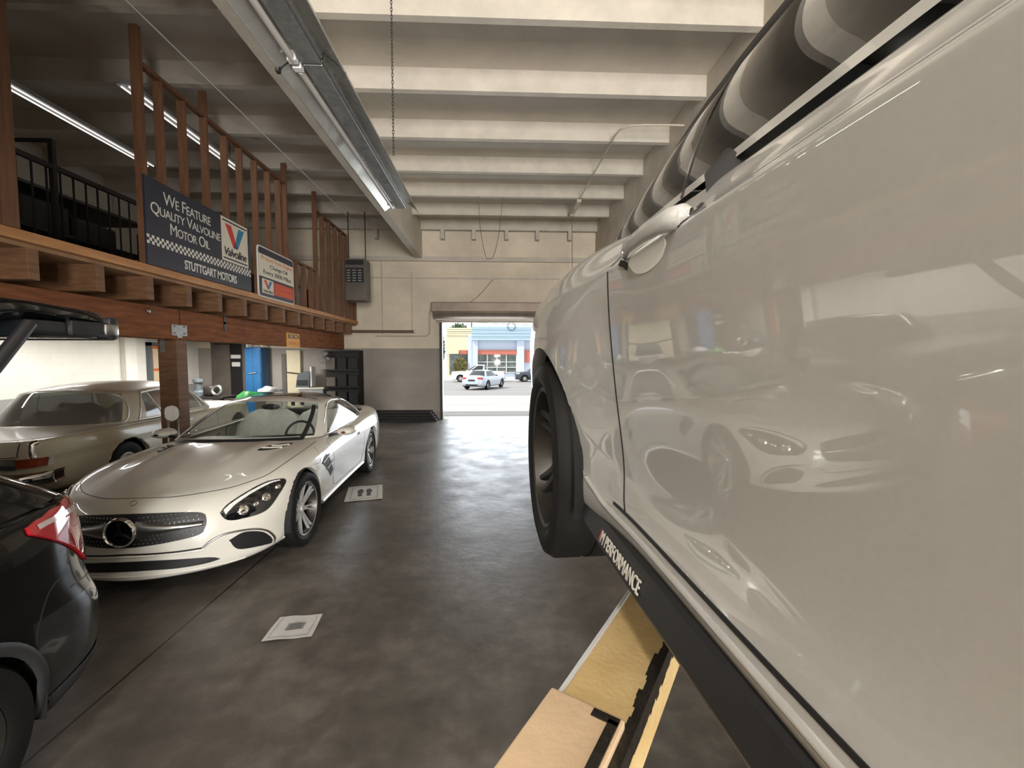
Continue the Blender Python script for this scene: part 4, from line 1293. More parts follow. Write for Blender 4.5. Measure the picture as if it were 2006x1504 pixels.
for (yy, hh, wd, x) in ((8.5, .55, .25, -4.3), (9, .62, .22, -4.35), (9.7, .5, .3, -4.4), (10.2, .7, .3, -4.5)):
    lab = {8.5: 'pale leaning board just right of the small oil change sign', 9: 'pale leaning board below the low loft rail', 9.7: 'pale board leaning behind the last tall stud', 10.2: 'tall pale board leaning deepest in the loft'}[yy]
    o = MB().box((-wd/2, -.015, 0), (wd/2, .015, hh), M=Matrix.Translation((x, yy, 2.657)) @ Matrix.Rotation(R(-8), 4, 'X'), bevel=.004).build('leaning_board', M['grey_panel'])
    tag(o, lab, 'board')
o = MB().box((-5.6, 8.0, 2.655), (-4.75, 8.9, 3.35), bevel=.02).build('storage_crate', M['dark_cloth']); tag(o, 'dark square crate on the loft behind the small sign', 'crate')
o = MB().box((-5.4, 6.9, 2.655), (-4.6, 7.7, 3.6), bevel=.02).build('storage_cabinet', M['dark_cloth']); tag(o, 'dark cabinet on the loft behind the big motor oil sign', 'cabinet')
o = MB().box((-6.2, 9.5, 2.655), (-4.8, 11.6, 3.5), bevel=.02).build('storage_crate', M['dark_cloth']); tag(o, 'long dark crate at the far end of the loft', 'crate')

# ------------------------------------------------------------------ signs
def SF(Y0, Z0, x=-3.735): return frame((x, Y0, Z0), (0, 1, 0), (0, 0, 1), (1, 0, 0))
def rect(mb, F, s0, t0, s1, t1, d0=0.0, d1=.003, sh=0.0):
    mb.prism([(s0, t0), (s1, t0), (s1+sh, t1), (s0+sh, t1)], F, d0, d1); return mb
def rrect(w, h, r, n=5):
    out = []
    for cx, cy, a in ((w-r, h-r, 0), (r, h-r, 90), (r, r, 180), (w-r, r, 270)):
        for i in range(n+1):
            q = R(a+90*i/n); out.append((cx+r*math.cos(q), cy+r*math.sin(q)))
    return out
def oil_v(par, F, s0, t0, w, h, d):
    """two-stroke V mark"""
    b = MB(); b.prism([(s0, t0+h), (s0+.30*w, t0+h), (s0+.62*w, t0), (s0+.40*w, t0)], F, d, d+.003); b.build('emblem_red', M['sign_red'], par)
    b = MB(); b.prism([(s0+.70*w, t0+h), (s0+w, t0+h), (s0+.62*w, t0), (s0+.40*w, t0), (s0+.50*w, t0+.27*h)], F, d+.001, d+.004); b.build('emblem_blue', M['sign_blue'], par)
    b = MB(); b.prism([(s0+.50*w, t0+.31*h), (s0+.62*w, t0), (s0+.40*w, t0)], F, d+.002, d+.005); b.build('emblem_dark', M['sign_purple'], par)

F = SF(4.90, 2.742)
s1 = thing('motor_oil_sign', 'large navy motor oil sign with white lettering and a checkered stripe on the loft edge', 'sign', (0, 0, 0))
MB().prism([(0, 0), (2.0, 0), (2.0, .94), (0, .94)], F, -.012, .012).build('sign_panel', M['sign_navy'], s1)
def T(par, F, s, s0, s1_, t0, t1, m, d=.0135, caps=True, shear=0.0, bold=0.0, nm='lettering'):
    o = lettering(nm, s, .2, m, par, Matrix(), .002, shear=shear, bold=bold, small_caps=caps, space=.92)
    me = o.data
    co = np.empty(len(me.vertices)*3); me.vertices.foreach_get('co', co); co = co.reshape(-1, 3)
    a = co.min(0); c = co.max(0)
    co[:, 0] = s0+(co[:, 0]-a[0])/(c[0]-a[0])*(s1_-s0)
    co[:, 1] = t0+(co[:, 1]-a[1])/(c[1]-a[1])*(t1-t0)
    co[:, 2] += d-a[2]
    me.vertices.foreach_set('co', co.ravel()); me.transform(F)
    return o
T(s1, F, 'We Feature', .26, 1.08, .715, .85, M['sign_white'])
T(s1, F, 'Quality Valvoline', .07, 1.27, .545, .69, M['sign_white'])
T(s1, F, 'Motor Oil', .35, 1.04, .40, .53, M['sign_white'])
T(s1, F, 'STUTTGART MOTORS', .56, 1.62, .055, .165, M['sign_white'], caps=False, bold=.004)
ck = MB()
for i in range(57):
    for j in range(3):
        if (i+j) % 2 == 0: rect(ck, F, .0+i*.035, .222+j*.033, .0+(i+1)*.035, .222+(j+1)*.033, .012, .014)
ck.build('checkered_stripe', M['sign_white'], s1)
lg = rect(MB(), F, 1.30, .335, 1.93, .93, .012, .016).build('logo_panel', M['sign_cream'], s1)
fr = MB(); rect(fr, F, 1.325, .88, 1.905, .90, .016, .018); rect(fr, F, 1.325, .365, 1.905, .385, .016, .018)
fr.build('logo_bars', M['sign_navy'], lg)
oil_v(lg, F, 1.385, .55, .45, .30, .016)
T(lg, F, 'Valvoline', 1.35, 1.885, .415, .53, M['sign_navy'], d=.0175, caps=False, shear=.22, bold=.004, nm='logo_lettering')

F = SF(7.10, 2.71, -3.725)
s2 = thing('oil_change_sign', 'small white-edged oil change reminder sign right of the navy sign', 'sign', (0, 0, 0))
MB().prism(rrect(1.22, .81, .06), F, -.012, .008).build('sign_panel', M['sign_white'], s2)
MB().prism([(x+.02, y+.02) for x, y in rrect(1.18, .77, .05)], F, .0, .010).build('navy_field', M['sign_navy'], s2)
rect(MB(), F, .02, .33, 1.20, .685, .009, .012).build('cream_field', M['sign_cream'], s2)
T(s2, F, 'Protect Your Engine', .09, 1.14, .585, .665, M['sign_orange'], d=.0125, caps=False)
T(s2, F, 'Change Oil', .36, .96, .475, .56, M['sign_navy'], d=.0125, caps=False)
T(s2, F, 'Every 3000 Miles', .15, 1.10, .36, .45, M['sign_navy'], d=.0125, caps=False)
lg = rect(MB(), F, .10, .07, .46, .30, .009, .012).build('logo_panel', M['sign_cream'], s2)
oil_v(lg, F, .15, .15, .26, .13, .0125)
T(lg, F, 'Valvoline', .13, .43, .085, .135, M['sign_navy'], d=.0135, caps=False, shear=.22, nm='logo_lettering')
rd_ = rect(MB(), F, .48, .08, 1.17, .29, .009, .012).build('red_field', M['sign_red'], s2)
T(rd_, F, 'We Feature Quality', .52, 1.13, .20, .265, M['sign_orange'], d=.0125, caps=False)
T(rd_, F, 'Valvoline Motor Oil', .52, 1.13, .11, .175, M['sign_orange'], d=.0125, caps=False)

F = SF(8.90, 1.945, -4.152)
s3 = thing('spark_plug_sign', 'small orange yellow sign hung on the red-brown beam', 'sign', (0, 0, 0))
rect(MB(), F, 0, 0, .575, .29, -.004, .008).build('sign_panel', M['sign_yellow'], s3)
T(s3, F, 'BOSCH', .05, .55, .18, .27, M['paper_dark'], d=.0085, caps=False, bold=.004)
T(s3, F, 'SERVICE', .06, .54, .05, .12, M['sign_orange'], d=.0085, caps=False, bold=.002)

# ------------------------------------------------------------------ light fixtures
fx = thing('hanging_light', 'long unlit industrial light with grey metal reflectors hanging on a chain in front', 'light fixture', (-1.05, 2.66, 3.39))
def fixture_seg(y0, y1):
    def row(y): return [(-.19, y, -.015), (-.19, y, .0), (-.065, y, .105), (-.065, y, .145), (.065, y, .145), (.065, y, .105), (.19, y, .0), (.19, y, -.015)]
    def row2(y): return [(.186, y, -.015), (.186, y, .0), (.062, y, .10), (.062, y, .065), (-.062, y, .065), (-.062, y, .10), (-.186, y, .0), (-.186, y, -.015)]
    R1 = [row(y)+row2(y)+[row(y)[0]] for y in (y0, y1)]
    b = MB().grid(R1)
    for r in R1: pass
    seg = b.build('reflector', M['reflector'], fx, 30)
    MB().box((-.055, y0, .03), (.055, y1, .066), bevel=.004).build('ballast_channel', M['galv'], seg)
    MB().tube([(-.095, y0+.06, .035), (-.095, y1-.03, .035)], .019, 12).build('tube', M['tube_off'], seg, 60)
    for yy in (y0+.03, y1-.03): MB().box((-.12, yy-.02, .02), (-.07, yy+.02, .075)).build('lamp_holder', M['white_trim'], seg)
fixture_seg(-2.40, 0.0)
fixture_seg(.012, 2.44)
MB().box((-.205, -.01, -.02), (-.185, .02, .01)).bar((-.19, .005, 0), (-.065, .005, .108), .03, .006).build('joint_band', M['black_iron'], fx)
for (y0, y1, m) in ((1.35, 1.62, 'sign_orange'), (1.62, 2.0, 'sign_cream'), (2.0, 2.12, 'sign_red'), (2.12, 2.42, 'sign_cream')):
    MB().grid([[(-.182, yy, .003), (-.120, yy, .064)] for yy in (y0, y1)]).build('sticker', M[m], fx)
ch = thing('hanging_chain', 'thin dark chain holding the long light from the ceiling', 'chain', (-.875, 3.95, 3.50))
for i in range(66):
    z = .03*i+.012
    if 3.5+z > 5.49: break
    L = MB().lathe([(.010+.0032*math.cos(a), .0032*math.sin(a)) for a in [2*math.pi*q/6 for q in range(6)]], Matrix.Translation((0, 0, z)) @ Matrix.Rotation(R(90*(i % 2)), 4, 'Z') @ Matrix.Rotation(R(90), 4, 'X') @ Matrix.Diagonal((.8, 1.75, 1, 1)), 10, closed=True)
    if i == 0: chain = L
    else:
        me = bpy.data.meshes.new('t'); L.bm.to_mesh(me); L.bm.free(); chain.bm.from_mesh(me); bpy.data.meshes.remove(me)
chain.build('links', M['dark_steel'], ch, 60)

def strip_light(name, lab, loc, length, watts, wide=1.0):
    t = thing(name, lab, 'light fixture', loc)
    MB().box((-.06, -length/2, 0), (.06, length/2, .06), bevel=.006).build('housing', M['grey_panel'], t)
    MB().grid([[(-.09, yy, -.012), (-.085, yy, -.012), (-.05, yy, .012), (.05, yy, .012), (.085, yy, -.012), (.09, yy, -.012)] for yy in (-length/2, length/2)]).build('reflector', M['grey_panel'], t)
    for x in (-.045, .045):
        MB().tube([(x, -length/2+.03, -.022), (x, length/2-.03, -.022)], .010, 10).build('tube', M['tube_on'], t, 60)
    for yy in (-length*.4, length*.4):
        MB().tube([(0, yy, .06), (0, yy, (5.5 if loc[2] > 3 else 2.368)-loc[2])], .006, 6).build('hanger', M['dark_steel'], t)
    if watts:
        l = lamp(name+'_glow', 'AREA', watts, (1.0, .97, .93), (0, 0, -.045), (0, 0, -1), .07, length)
        l.parent = t
    return t
strip_light('strip_light', 'lit twin tube light over the loft, nearest the left wall', (-5.82, 6.5, 5.0), 2.7, 3)
strip_light('strip_light', 'lit twin tube light over the loft, seen behind the stud railing', (-4.42, 6.74, 5.0), 2.34, 3)
strip_light('strip_light', 'added unseen tube light behind the camera in line with the unlit one', (-1.05, -1.6, 4.6), 2.4, 42)  # unseen lamp added to brighten the cars and floor
strip_light('strip_light', 'added unseen tube light behind the camera near the rear opening', (-1.05, -4.4, 4.6), 2.4, 42)  # second lamp added out of view for more light
strip_light('under_loft_light', 'lit tube light under the loft above the vintage coupe', (-7.3, 6.8, 2.27), 2.4, 22)
strip_light('under_loft_light', 'lit tube light under the loft near the far corner', (-6.3, 9.7, 2.27), 2.4, 80)
strip_light('under_loft_light', 'lit tube light under the loft above the black hatchback', (-7.3, 3.4, 2.27), 2.0, 8)

# wires, conduits and pipes
def cable(name, pts, r, m, lab, cat='cable', n=6):
    return tag(MB().tube(spl(pts, 24) if len(pts) > 2 else pts, r, n).build(name, m, None, 60), lab, cat)
cable('ceiling_wire', [(-3.5, 1.9, 5.13), (-3.5, 12.25, 5.13)], .008, M['white_trim'], 'taut pale wire running along the ceiling in front of the loft studs')
cable('ceiling_wire', [(-6.1, 2.4, 5.10), (-6.1, 9.0, 5.10)], .005, M['conduit'], 'thin faint wire under the dark ceiling left of the loft studs')
cable('drop_cable', [(-.33, 9.66, 5.24), (-.30, 9.67, 4.6), (-.2, 9.68, 4.02), (-.12, 9.68, 3.88), (0, 9.68, 3.98), (.12, 9.67, 4.5), (.2, 9.66, 5.24)], .007, M['cable'], 'thin looped cable hanging from the ceiling joists above the roll-up door')
cable('drop_cable', [(1.86, 10.6, 5.19), (1.9, 10.7, 5.0), (2.0, 11.2, 4.5), (2.12, 11.9, 3.98), (2.1, 12.27, 3.9)], .008, M['cable'], 'dark cable dropping down the wall beside the junction strip')
cable('ceiling_conduit', [(2.9, 6.6, 5.2), (2.5, 6.6, 5.2), (1.95, 6.7, 5.2), (1.9, 7.4, 5.2), (1.88, 9.4, 5.2), (1.87, 10.5, 5.2)], .014, M['conduit'], 'painted conduit bending along the joists toward the right girder', 'conduit')
t = thing('junction_strip', 'short painted junction strip on the joists at the right', 'junction box', (1.87, 10.1, 5.14))
MB().box((-.05, -.45, 0), (.05, .45, .075), bevel=.01).build('strip_body', M['conduit'], t)
MB().box((-.06, .38, -.02), (.06, .50, .08), bevel=.01).build('strip_end', M['conduit'], t)
cable('wall_conduit', [(-1.72, 12.27, 3.1), (-1.78, 12.27, 3.06), (-1.80, 12.27, 2.9), (-1.80, 12.27, 2.45), (-1.86, 12.27, 2.36), (-2.0, 12.27, 2.34), (-3.3, 12.27, 2.34)], .016, M['conduit'], 'painted conduit stepping down left of the roll-up door', 'conduit', 8)
cable('wall_conduit', [(-3.1, 12.28, 2.34), (-3.1, 12.28, 4.4)], .012, M['conduit'], 'straight upright conduit on the back wall beside the loft', 'conduit', 8)
cable('wall_conduit', [(-2.28, 12.28, 2.5), (-2.28, 12.28, 4.1)], .010, M['conduit'], 'thin upright conduit above the end of the hanging pipe', 'conduit', 8)
cable('wall_wire', [(-.72, 12.28, 3.24), (-.4, 12.28, 3.5), (-.02, 12.28, 3.93)], .007, M['cable'], 'loose wire slanting up from the roll-up door hood')
t = thing('wall_pipe', 'brown horizontal pipe fixed low on the back wall under the loft', 'pipe', (-3.13, 12.1, 2.46))
MB().tube([(-.9, 0, 0), (.93, 0, 0)], .035, 12).build('pipe', M['cable'], t, 60)
MB().tube([(.93, 0, 0), (.96, 0, 0)], .045, 12).build('end_cap', M['white_trim'], t, 60)
for x in (-.8, .87): MB().bar((x, 0, 0), (x, .2, 0), .03, .03).build('bracket', M['dark_steel'], t)

# unit heater hanging by rods at the end of the loft
t = thing('unit_heater', 'grey box heater hung on two rods at the far end of the loft', 'heater', (-3.29, 10.75, 3.1))
MB().box((-.24, -.2, 0), (.24, .25, .98), bevel=.02).build('casing', M['brown_panel'], t)
MB().box((-.21, -.215, .42), (.21, -.195, .76)).build('grille', M['black_iron'], t)
MB().box((-.21, -.215, .83), (.21, -.195, .94)).build('grille', M['black_iron'], t)
b = MB()
for i in range(5):
    for q in range(3): b.box((-.18+q*.13, -.225, .45+.06*i), (-.10+q*.13, -.21, .47+.06*i))
b.build('louvre', M['grey_panel'], t)
for x in (-.2, .2): MB().tube([(x, 0, .98), (x, 0, 2.12)], .012, 6).build('hanger_rod', M['dark_steel'], t)
# ------------------------------------------------------------------ cream vintage coupe at the left
def build_vintage():
    car = thing('vintage_coupe', 'cream vintage coupe with chrome trim parked along the white block wall', 'car', (-5.56, 5.65, 0), math.pi/2+.078)
    P = [(-1.22, 0), (-1.215, .45), (-1.19, .74), (-1.05, .845), (-.5, .885), (.3, .90), (1.2, .905), (2.1, .905), (2.8, .90), (3.3, .86), (3.52, .70), (3.58, .40), (3.60, 0)]
    rear = [(.16, .30), (.05, .36), (.01, .44), (.0, .56), (.02, .66), (.0, .70), (.02, .80), (.05, .85), (.075, .87)]
    rc = [(.16, .30), (.05, .36), (.01, .44), (.0, .56), (.015, .66), (.0, .69), (.01, .78), (.03, .865), (.055, .88)]
    sr = [(.14, .24), (.04, .28), (.01, .40), (0, .56), (.012, .64), (.004, .70), (.012, .78), (.03, .855), (.06, .875)]
    sm = [(.14, .22), (.04, .25), (.01, .40), (0, .56), (.012, .64), (.004, .70), (.012, .78), (.035, .845), (.09, .875)]
    ff = [(.14, .28), (.04, .32), (0, .42), (0, .52), (.01, .62), (.01, .68), (.03, .77), (.05, .83), (.10, .86)]
    zc = [(-1.3, .86), (-1.0, .89), (-.3, .90), (.2, .90), (2.2, .90), (2.6, .90), (3.2, .88), (3.5, .84)]
    net = body_net(P, {0: rear, 2: rc, 3: rc, 4: sr, 6: sm, 8: sm, 9: ff, 12: ff}, zc, xc=lambda x: -.85+(x+1.145)*(4.1/4.645), power=2.2)
    NU, NV = 10, 5
    G = bsurf(net, NU, NV)
    JC = 8*NV
    def region(i, j, c):
        if j >= JC+2:
            if c[0] < .0: return 'trunk_lid'
            if c[0] > 2.15: return 'hood'
            return None if abs(c[1]) < .5 and .4 < c[0] < 2.0 else 'body'
        if .62 < c[0] < 2.0 and c[2] > .32: return ('driver_door', 'passenger_door')
        return 'body'
    bms = car_mesh(G, region, car, None)
    for hx in (0, 2.75):
        for bm in bms.values(): cut_arch(bm, hx, .34, .36 if hx else .37, .5)
    bvh = bvh_of(bms.values())
    pm = M['cream_paint']
    for k, bm in bms.items(): mesh_from_bm(k.split('#')[0], bm, pm, car, 60)
    MB().box((-1.0, -.78, .26), (3.3, .78, .29)).build('underbody', M['void'], car)
    belt = [(-0.32, 0, 0.895), (-0.27, 0.396, 0.89), (-0.06, 0.66, 0.88), (0.28, 0.77, 0.88), (0.9, 0.82, 0.88), (1.5, 0.825, 0.88), (1.98, 0.803, 0.885), (2.12, 0.726, 0.89), (2.34, 0.396, 0.9), (2.42, 0, 0.9)]
    roof = [(0.1, 0, 1.315), (0.13, 0.33, 1.305), (0.24, 0.55, 1.28), (0.4, 0.616, 1.275), (0.85, 0.665, 1.3), (1.25, 0.665, 1.305), (1.52, 0.638, 1.29), (1.6, 0.583, 1.285), (1.72, 0.33, 1.31), (1.76, 0, 1.32)]
    HU, HV = 10, 4
    H = bsurf(house_net(belt, roof, .07, crown=.075), HU, HV)
    def hreg(i, j, c):
        u = (i+.5)/HU; v = (j+.5)/HV
        if v > 3.8: return 'roof'
        if u < 2.5: return 'rear_window' if v > .35 else 'roof'
        if 3.3 < u < 5.9 and v > .5: return ('side_window', 'side_window#')
        if u > 6.8 and v > .3: return 'windshield'
        return 'roof'
    hb = car_mesh(H, hreg, car, None)
    hm = {'roof': pm, 'rear_window': M['glass_grey'], 'side_window': M['glass_grey'], 'windshield': M['glass_grey']}
    hbvh = bvh_of(hb.values())
    for k, bm in hb.items(): mesh_from_bm(k.split('#')[0], bm, hm[k.split('#')[0]], car, 60)
    CH = M['bright_trim']
    for s in (1, -1):
        sd = (0, -1, 0)
        b = MB()
        strip(b, hbvh, [(0.36, 0.792, 0.91), (0.45, 0.748, 1.08), (0.56, 0.671, 1.26)], '3D', sd, .03, n=20, sgn=s, h=.008)
        strip(b, hbvh, [(0.56, 0.671, 1.265), (0.9, 0.682, 1.285), (1.3, 0.682, 1.29), (1.5, 0.66, 1.27)], '3D', sd, .03, n=30, sgn=s, h=.008)
        strip(b, hbvh, [(0.34, 0.792, 0.897), (0.9, 0.836, 0.895), (1.5, 0.842, 0.895), (1.97, 0.814, 0.9)], '3D', sd, .028, n=30, sgn=s, h=.008)
        strip(b, hbvh, [(1.95, 0.803, 0.915), (1.75, 0.759, 1.08), (1.54, 0.66, 1.27)], '3D', sd, .03, n=20, sgn=s, h=.008)
        strip(b, hbvh, [(0.78, 0.825, 0.905), (0.7, 0.759, 1.08), (0.66, 0.682, 1.27)], '3D', sd, .022, n=20, sgn=s, h=.008)
        strip(b, hbvh, [(1.72, 0.825, 0.91), (1.62, 0.759, 1.08), (1.5, 0.671, 1.27)], '3D', sd, .022, n=20, sgn=s, h=.008)
        b.build('window_trim', CH, car, 60)
        b = MB(); strip(b, bvh, [(-1.0, .872), (-.4, .868), (.3, .865), (1.2, .862), (2.0, .862)], 'XZ', sd, .012, n=40, sgn=s, h=.006); b.build('waist_trim', M['cream_paint'], car, 60)
        b = MB(); strip(b, bvh, [(-1.12, .70), (-.4, .705), (.6, .71), (2.0, .71), (3.2, .70)], 'XZ', sd, .010, n=50, sgn=s, h=.006); b.build('side_crease', pm, car, 60)
        # tail fin lamp, bumper, wheel trims
        b = MB(); strip(b, bvh, [(-1.10, .80, .885), (-1.17, .79, .85), (-1.185, .80, .76), (-1.17, .815, .70)], '3D', (1, -.5, 0), .05, n=20, sgn=s, h=.012)
        b.build('fin_trim', M['chrome'], car, 60)
        b = MB(); patch(b, bvh, [(-1.21, .40, .695), (-1.19, .66, .70), (-1.14, .80, .70), (-1.0, .86, .69)], [(-1.215, .40, .61), (-1.19, .66, .61), (-1.14, .80, .61), (-1.02, .86, .62)], '3D', (1, -.5, 0), .022, 20, 5, sgn=s, skirt=.03)
        tl = b.build('tail_lamp', M['amber'], car, 60)
        b = MB(); patch(b, bvh, [(-1.215, .2, .705), (-1.21, .5, .71), (-1.19, .66, .71)], [(-1.215, .2, .60), (-1.21, .5, .60), (-1.19, .66, .60)], '3D', (1, 0, 0), .026, 14, 5, sgn=s, skirt=.03)
        b.build('lamp_bezel', M['chrome'], tl, 60)
        b = MB(); patch(b, bvh, [(-1.05, .85, .695), (-1.0, .86, .69)], [(-1.07, .85, .61), (-1.02, .86, .615)], '3D', (0, -1, 0), .028, 4, 4, sgn=s, smooth=False); b.build('lamp_tip', CH, tl, 60)
        MB().bar((1.35, s*.92, .78), (1.16, s*.92, .78), .02, .02, bevel=.006).build('door_handle', CH, car, 60)
        b = MB()
        strip(b, bvh, [(.66, .92), (.64, .7), (.63, .5), (.66, .30)], 'XZ', sd, .007, sgn=s)
        strip(b, bvh, [(2.0, .92), (2.02, .6), (2.0, .3)], 'XZ', sd, .007, sgn=s)
        strip(b, bvh, [(-1.10, .0), (-1.10, .45), (-1.06, .62), (-.9, .69), (-.3, .70)], 'XY', (0, 0, -1), .008, sgn=s, n=30)
        strip(b, bvh, [(.0, .72), (.62, .72), (.655, .735), (.665, .78), (.668, .86)], 'YZ', (1, 0, 0), .008, sgn=s, n=30)
        b.build('shut_line', M['black'], car, 60)
        b = MB(); strip(b, bvh, [(.355, .33), (.30, .53), (.18, .66), (0, .71), (-.18, .66), (-.30, .53), (-.355, .33)], 'XZ', sd, .02, n=30, sgn=s, h=.008)
        b.build('arch_trim', pm, car, 60)
        for cx in (0, 2.75):
            w = wheel(car, (cx, s*.77, .33), s, .33, .18, .185, 1, (M['rubber'], CH, M['steel'], M['void']), style='cover')
            well(car, cx, .34, .38, .86, .34, s, M['void'])
    # rear window frame, wrap bumper
    b = MB()
    for s in (1, -1):
        strip(b, hbvh, [(-0.3, 0, 0.9), (-0.26, 0.396, 0.895), (-0.06, 0.66, 0.885), (0.1, 0.732, 0.885), (0.2, 0.732, 0.93), (0.27, 0.699, 1.07), (0.28, 0.638, 1.2), (0.22, 0.539, 1.27), (0.15, 0.33, 1.3), (0.12, 0, 1.31)], '3D', (1, -.3, 0), .03, n=80, sgn=s, h=.008)
    b.build('rear_window_trim', CH, car, 60)
    rows = []
    for t in range(41):
        a = -1+2*t/40
        y = .93*math.sin(a*math.pi/2)*1.0
        x = -1.33+.42*max(0, abs(a)-.62)/.38*abs(a)
        if abs(a) > .8: y = math.copysign(.885+.045*min(1, (1-abs(a))/.2*1.2), a)
        rows.append([(x+dx, y*(1+dx*.0), .50+dz) for dx, dz in ((.05, .07), (-.01, .065), (-.035, .03), (-.035, -.02), (-.01, -.055), (.05, -.06))])
    MB().grid(rows).build('rear_bumper', M['chrome'], car, 60)
    MB().box((1.75, -.62, .55), (2.2, .62, .86), bevel=.05).build('dashboard', M['dash'], car, 60)
    for s in (1, -1): seat(car, 1.0, s*.36, .40, M['leather'], head=False, name='front_seat', w=.92)
    seat(car, .30, 0, .36, M['leather'], head=False, name='rear_seat', w=1.15)
build_vintage()

# ------------------------------------------------------------------ black hatchback, tailgate up, at the near left
def build_hatch():
    car = thing('hatchback', 'black hatchback at the near left with its tailgate raised', 'car', (-2.73, 1.41, 0), -math.pi/2)
    P = [(-.86, 0), (-.855, .45), (-.82, .70), (-.72, .83), (-.42, .90), (.1, .91), (.9, .90), (1.8, .90), (2.6, .905), (3.0, .84), (3.28, .6), (3.38, .3), (3.40, 0)]
    rear = [(.20, .20), (.06, .24), (.01, .36), (0, .50), (.0, .60), (.045, .68), (.06, .82), (.075, 1.0), (.11, 1.12)]
    sr = [(.16, .17), (.05, .20), (.015, .33), (0, .48), (0, .60), (.005, .72), (.01, .88), (.045, 1.02), (.10, 1.11)]
    sm = [(.14, .17), (.04, .20), (.01, .30), (.02, .46), (.01, .60), (0, .72), (.01, .84), (.04, .94), (.10, 1.0)]
    ff = [(.14, .17), (.04, .20), (0, .30), (0, .42), (.01, .52), (.02, .60), (.04, .68), (.08, .74), (.16, .79)]
    zc = [(-.8, 1.02), (.5, 1.0), (2.0, 1.02), (2.5, .98), (3.2, .84)]
    net = body_net(P, {0: rear, 2: rear, 3: rear, 4: sr, 5: sr, 6: sm, 8: sm, 12: ff}, zc, xc=lambda x: -.6+(x+.75)*(3.65/3.99), power=2)
    NU, NV = 10, 6
    G = bsurf(net, NU, NV)
    JC = 8*NV
    def region(i, j, c):
        if j >= JC+2: return 'hood' if c[0] > 2.0 else None
        if j >= 5*NV and c[0] < -.66 and abs(c[1]) < .62: return None
        if .6 < c[0] < 1.9 and c[2] > .3: return ('driver_door', 'passenger_door')
        if j < 5*NV-3 and c[0] < -.34: return 'rear_bumper'
        return 'body'
    bms = car_mesh(G, region, car, None)
    for hx in (0, 2.65):
        for bm in bms.values(): cut_arch(bm, hx, .335, .37, .5)
    bvh = bvh_of(bms.values())
    pm = M['dark_paint']
    for k, bm in bms.items(): mesh_from_bm(k.split('#')[0], bm, M['bumper_grey'] if k == 'rear_bumper' else pm, car, 60)
    MB().box((-.62, -.75, .22), (3.1, .75, .25)).build('underbody', M['void'], car)
    belt = [(-.74, 0, 1.10), (-.735, .4, 1.10), (-.70, .68, 1.10), (-.56, .805, 1.09), (.3, .81, 1.03), (1.0, .80, .99), (1.75, .79, .98), (1.95, .7, .99), (2.1, .35, 1.0), (2.15, 0, 1.0)]
    roof = [(-.14, 0, 1.49), (-.14, .3, 1.485), (-.12, .54, 1.47), (-.04, .61, 1.45), (.3, .62, 1.44), (.7, .62, 1.45), (1.05, .60, 1.43), (1.12, .55, 1.43), (1.2, .3, 1.45), (1.22, 0, 1.46)]
    HU, HV = 10, 4
    H = bsurf(house_net(belt, roof, .05, crown=.03), HU, HV)
    def hreg(i, j, c):
        u = (i+.5)/HU; v = (j+.5)/HV
        if v > 3.8: return 'roof'
        if u < 2.0: return None
        if 3.3 < u < 5.9 and v > .4: return ('side_window', 'side_window#')
        if u > 6.8 and v > .3: return 'windshield'
        return 'roof'
    hb = car_mesh(H, hreg, car, None)
    for k, bm in hb.items(): mesh_from_bm(k.split('#')[0], bm, pm if k == 'roof' else M['glass_dark'], car, 60)
    MB().box((-.55, -.66, .55), (.6, .66, .60)).box((.55, -.66, .6), (.65, .66, 1.35)).build('load_floor', M['dash'], car)
    for s in (1, -1):
        # wrap-round tail lamp
        up = [(-.83, .62, 1.06), (-.80, .745, 1.10), (-.72, .815, 1.15), (-.62, .85, 1.13), (-.40, .885, 1.06)]
        lo = [(-.84, .62, .99), (-.82, .73, .82), (-.75, .80, .76), (-.63, .86, .86), (-.40, .89, 1.02)]
        b = MB(); patch(b, bvh, up, lo, '3D', (1, -1, 0), .012, 22, 8, sgn=s, skirt=.02)
        tl = b.build('tail_lamp', M['red_lens'], car, 60)
        b = MB(); strip(b, bvh, [(-.82, .70, 1.03), (-.72, .815, 1.045), (-.60, .86, 1.045), (-.44, .89, 1.04)], '3D', (1, -1, 0), .022, .0145, 20, s); b.build('lamp_bar', M['white_lens'], tl, 60)
        b = MB(); patch(b, bvh, [(-.82, .72, .98), (-.77, .785, .98), (-.72, .815, .98)], [(-.825, .71, .89), (-.78, .77, .82), (-.72, .815, .85)], '3D', (1, -1, 0), .0145, 8, 5, sgn=s, skirt=.004); b.build('reverse_lens', M['white_lens'], tl, 60)
        b = MB(); strip(b, bvh, [(-.37, .35), (-.36, .45), (-.35, .60), (-.42, .74), (-.5, .78)], 'XZ', (0, -1, 0), .006, n=20, sgn=s); strip(b, bvh, [(-.84, .55, .70), (-.77, .78, .70), (-.55, .87, .71)], '3D', (1, -1, 0), .006, n=20, sgn=s); b.build('shut_line', M['black'], car, 60)
        b = MB(); strip(b, bvh, [(.372, .26), (.36, .46), (.25, .62), (0, .71), (-.25, .62), (-.36, .46), (-.372, .26)], 'XZ', (0, -1, 0), .05, n=40, sgn=s, h=.012); b.build('arch_trim', M['grey_trim'], car, 60)
        b = MB(); strip(b, bvh, [(-.84, .45, .27), (-.78, .76, .27), (-.58, .86, .26), (-.40, .88, .25)], '3D', (1, -1, 0), .10, n=24, sgn=s, h=.012); b.build('bumper_skirt', M['grey_trim'], car, 60)
        for cx in (0, 2.65):
            wheel(car, (cx, s*.79, .335), s, .335, .225, .225, 5, (M['rubber'], M['alloy_dark'], M['steel'], M['void']), style='multi', twin=True)
            well(car, cx, .335, .375, .89, .36, s, M['void'])
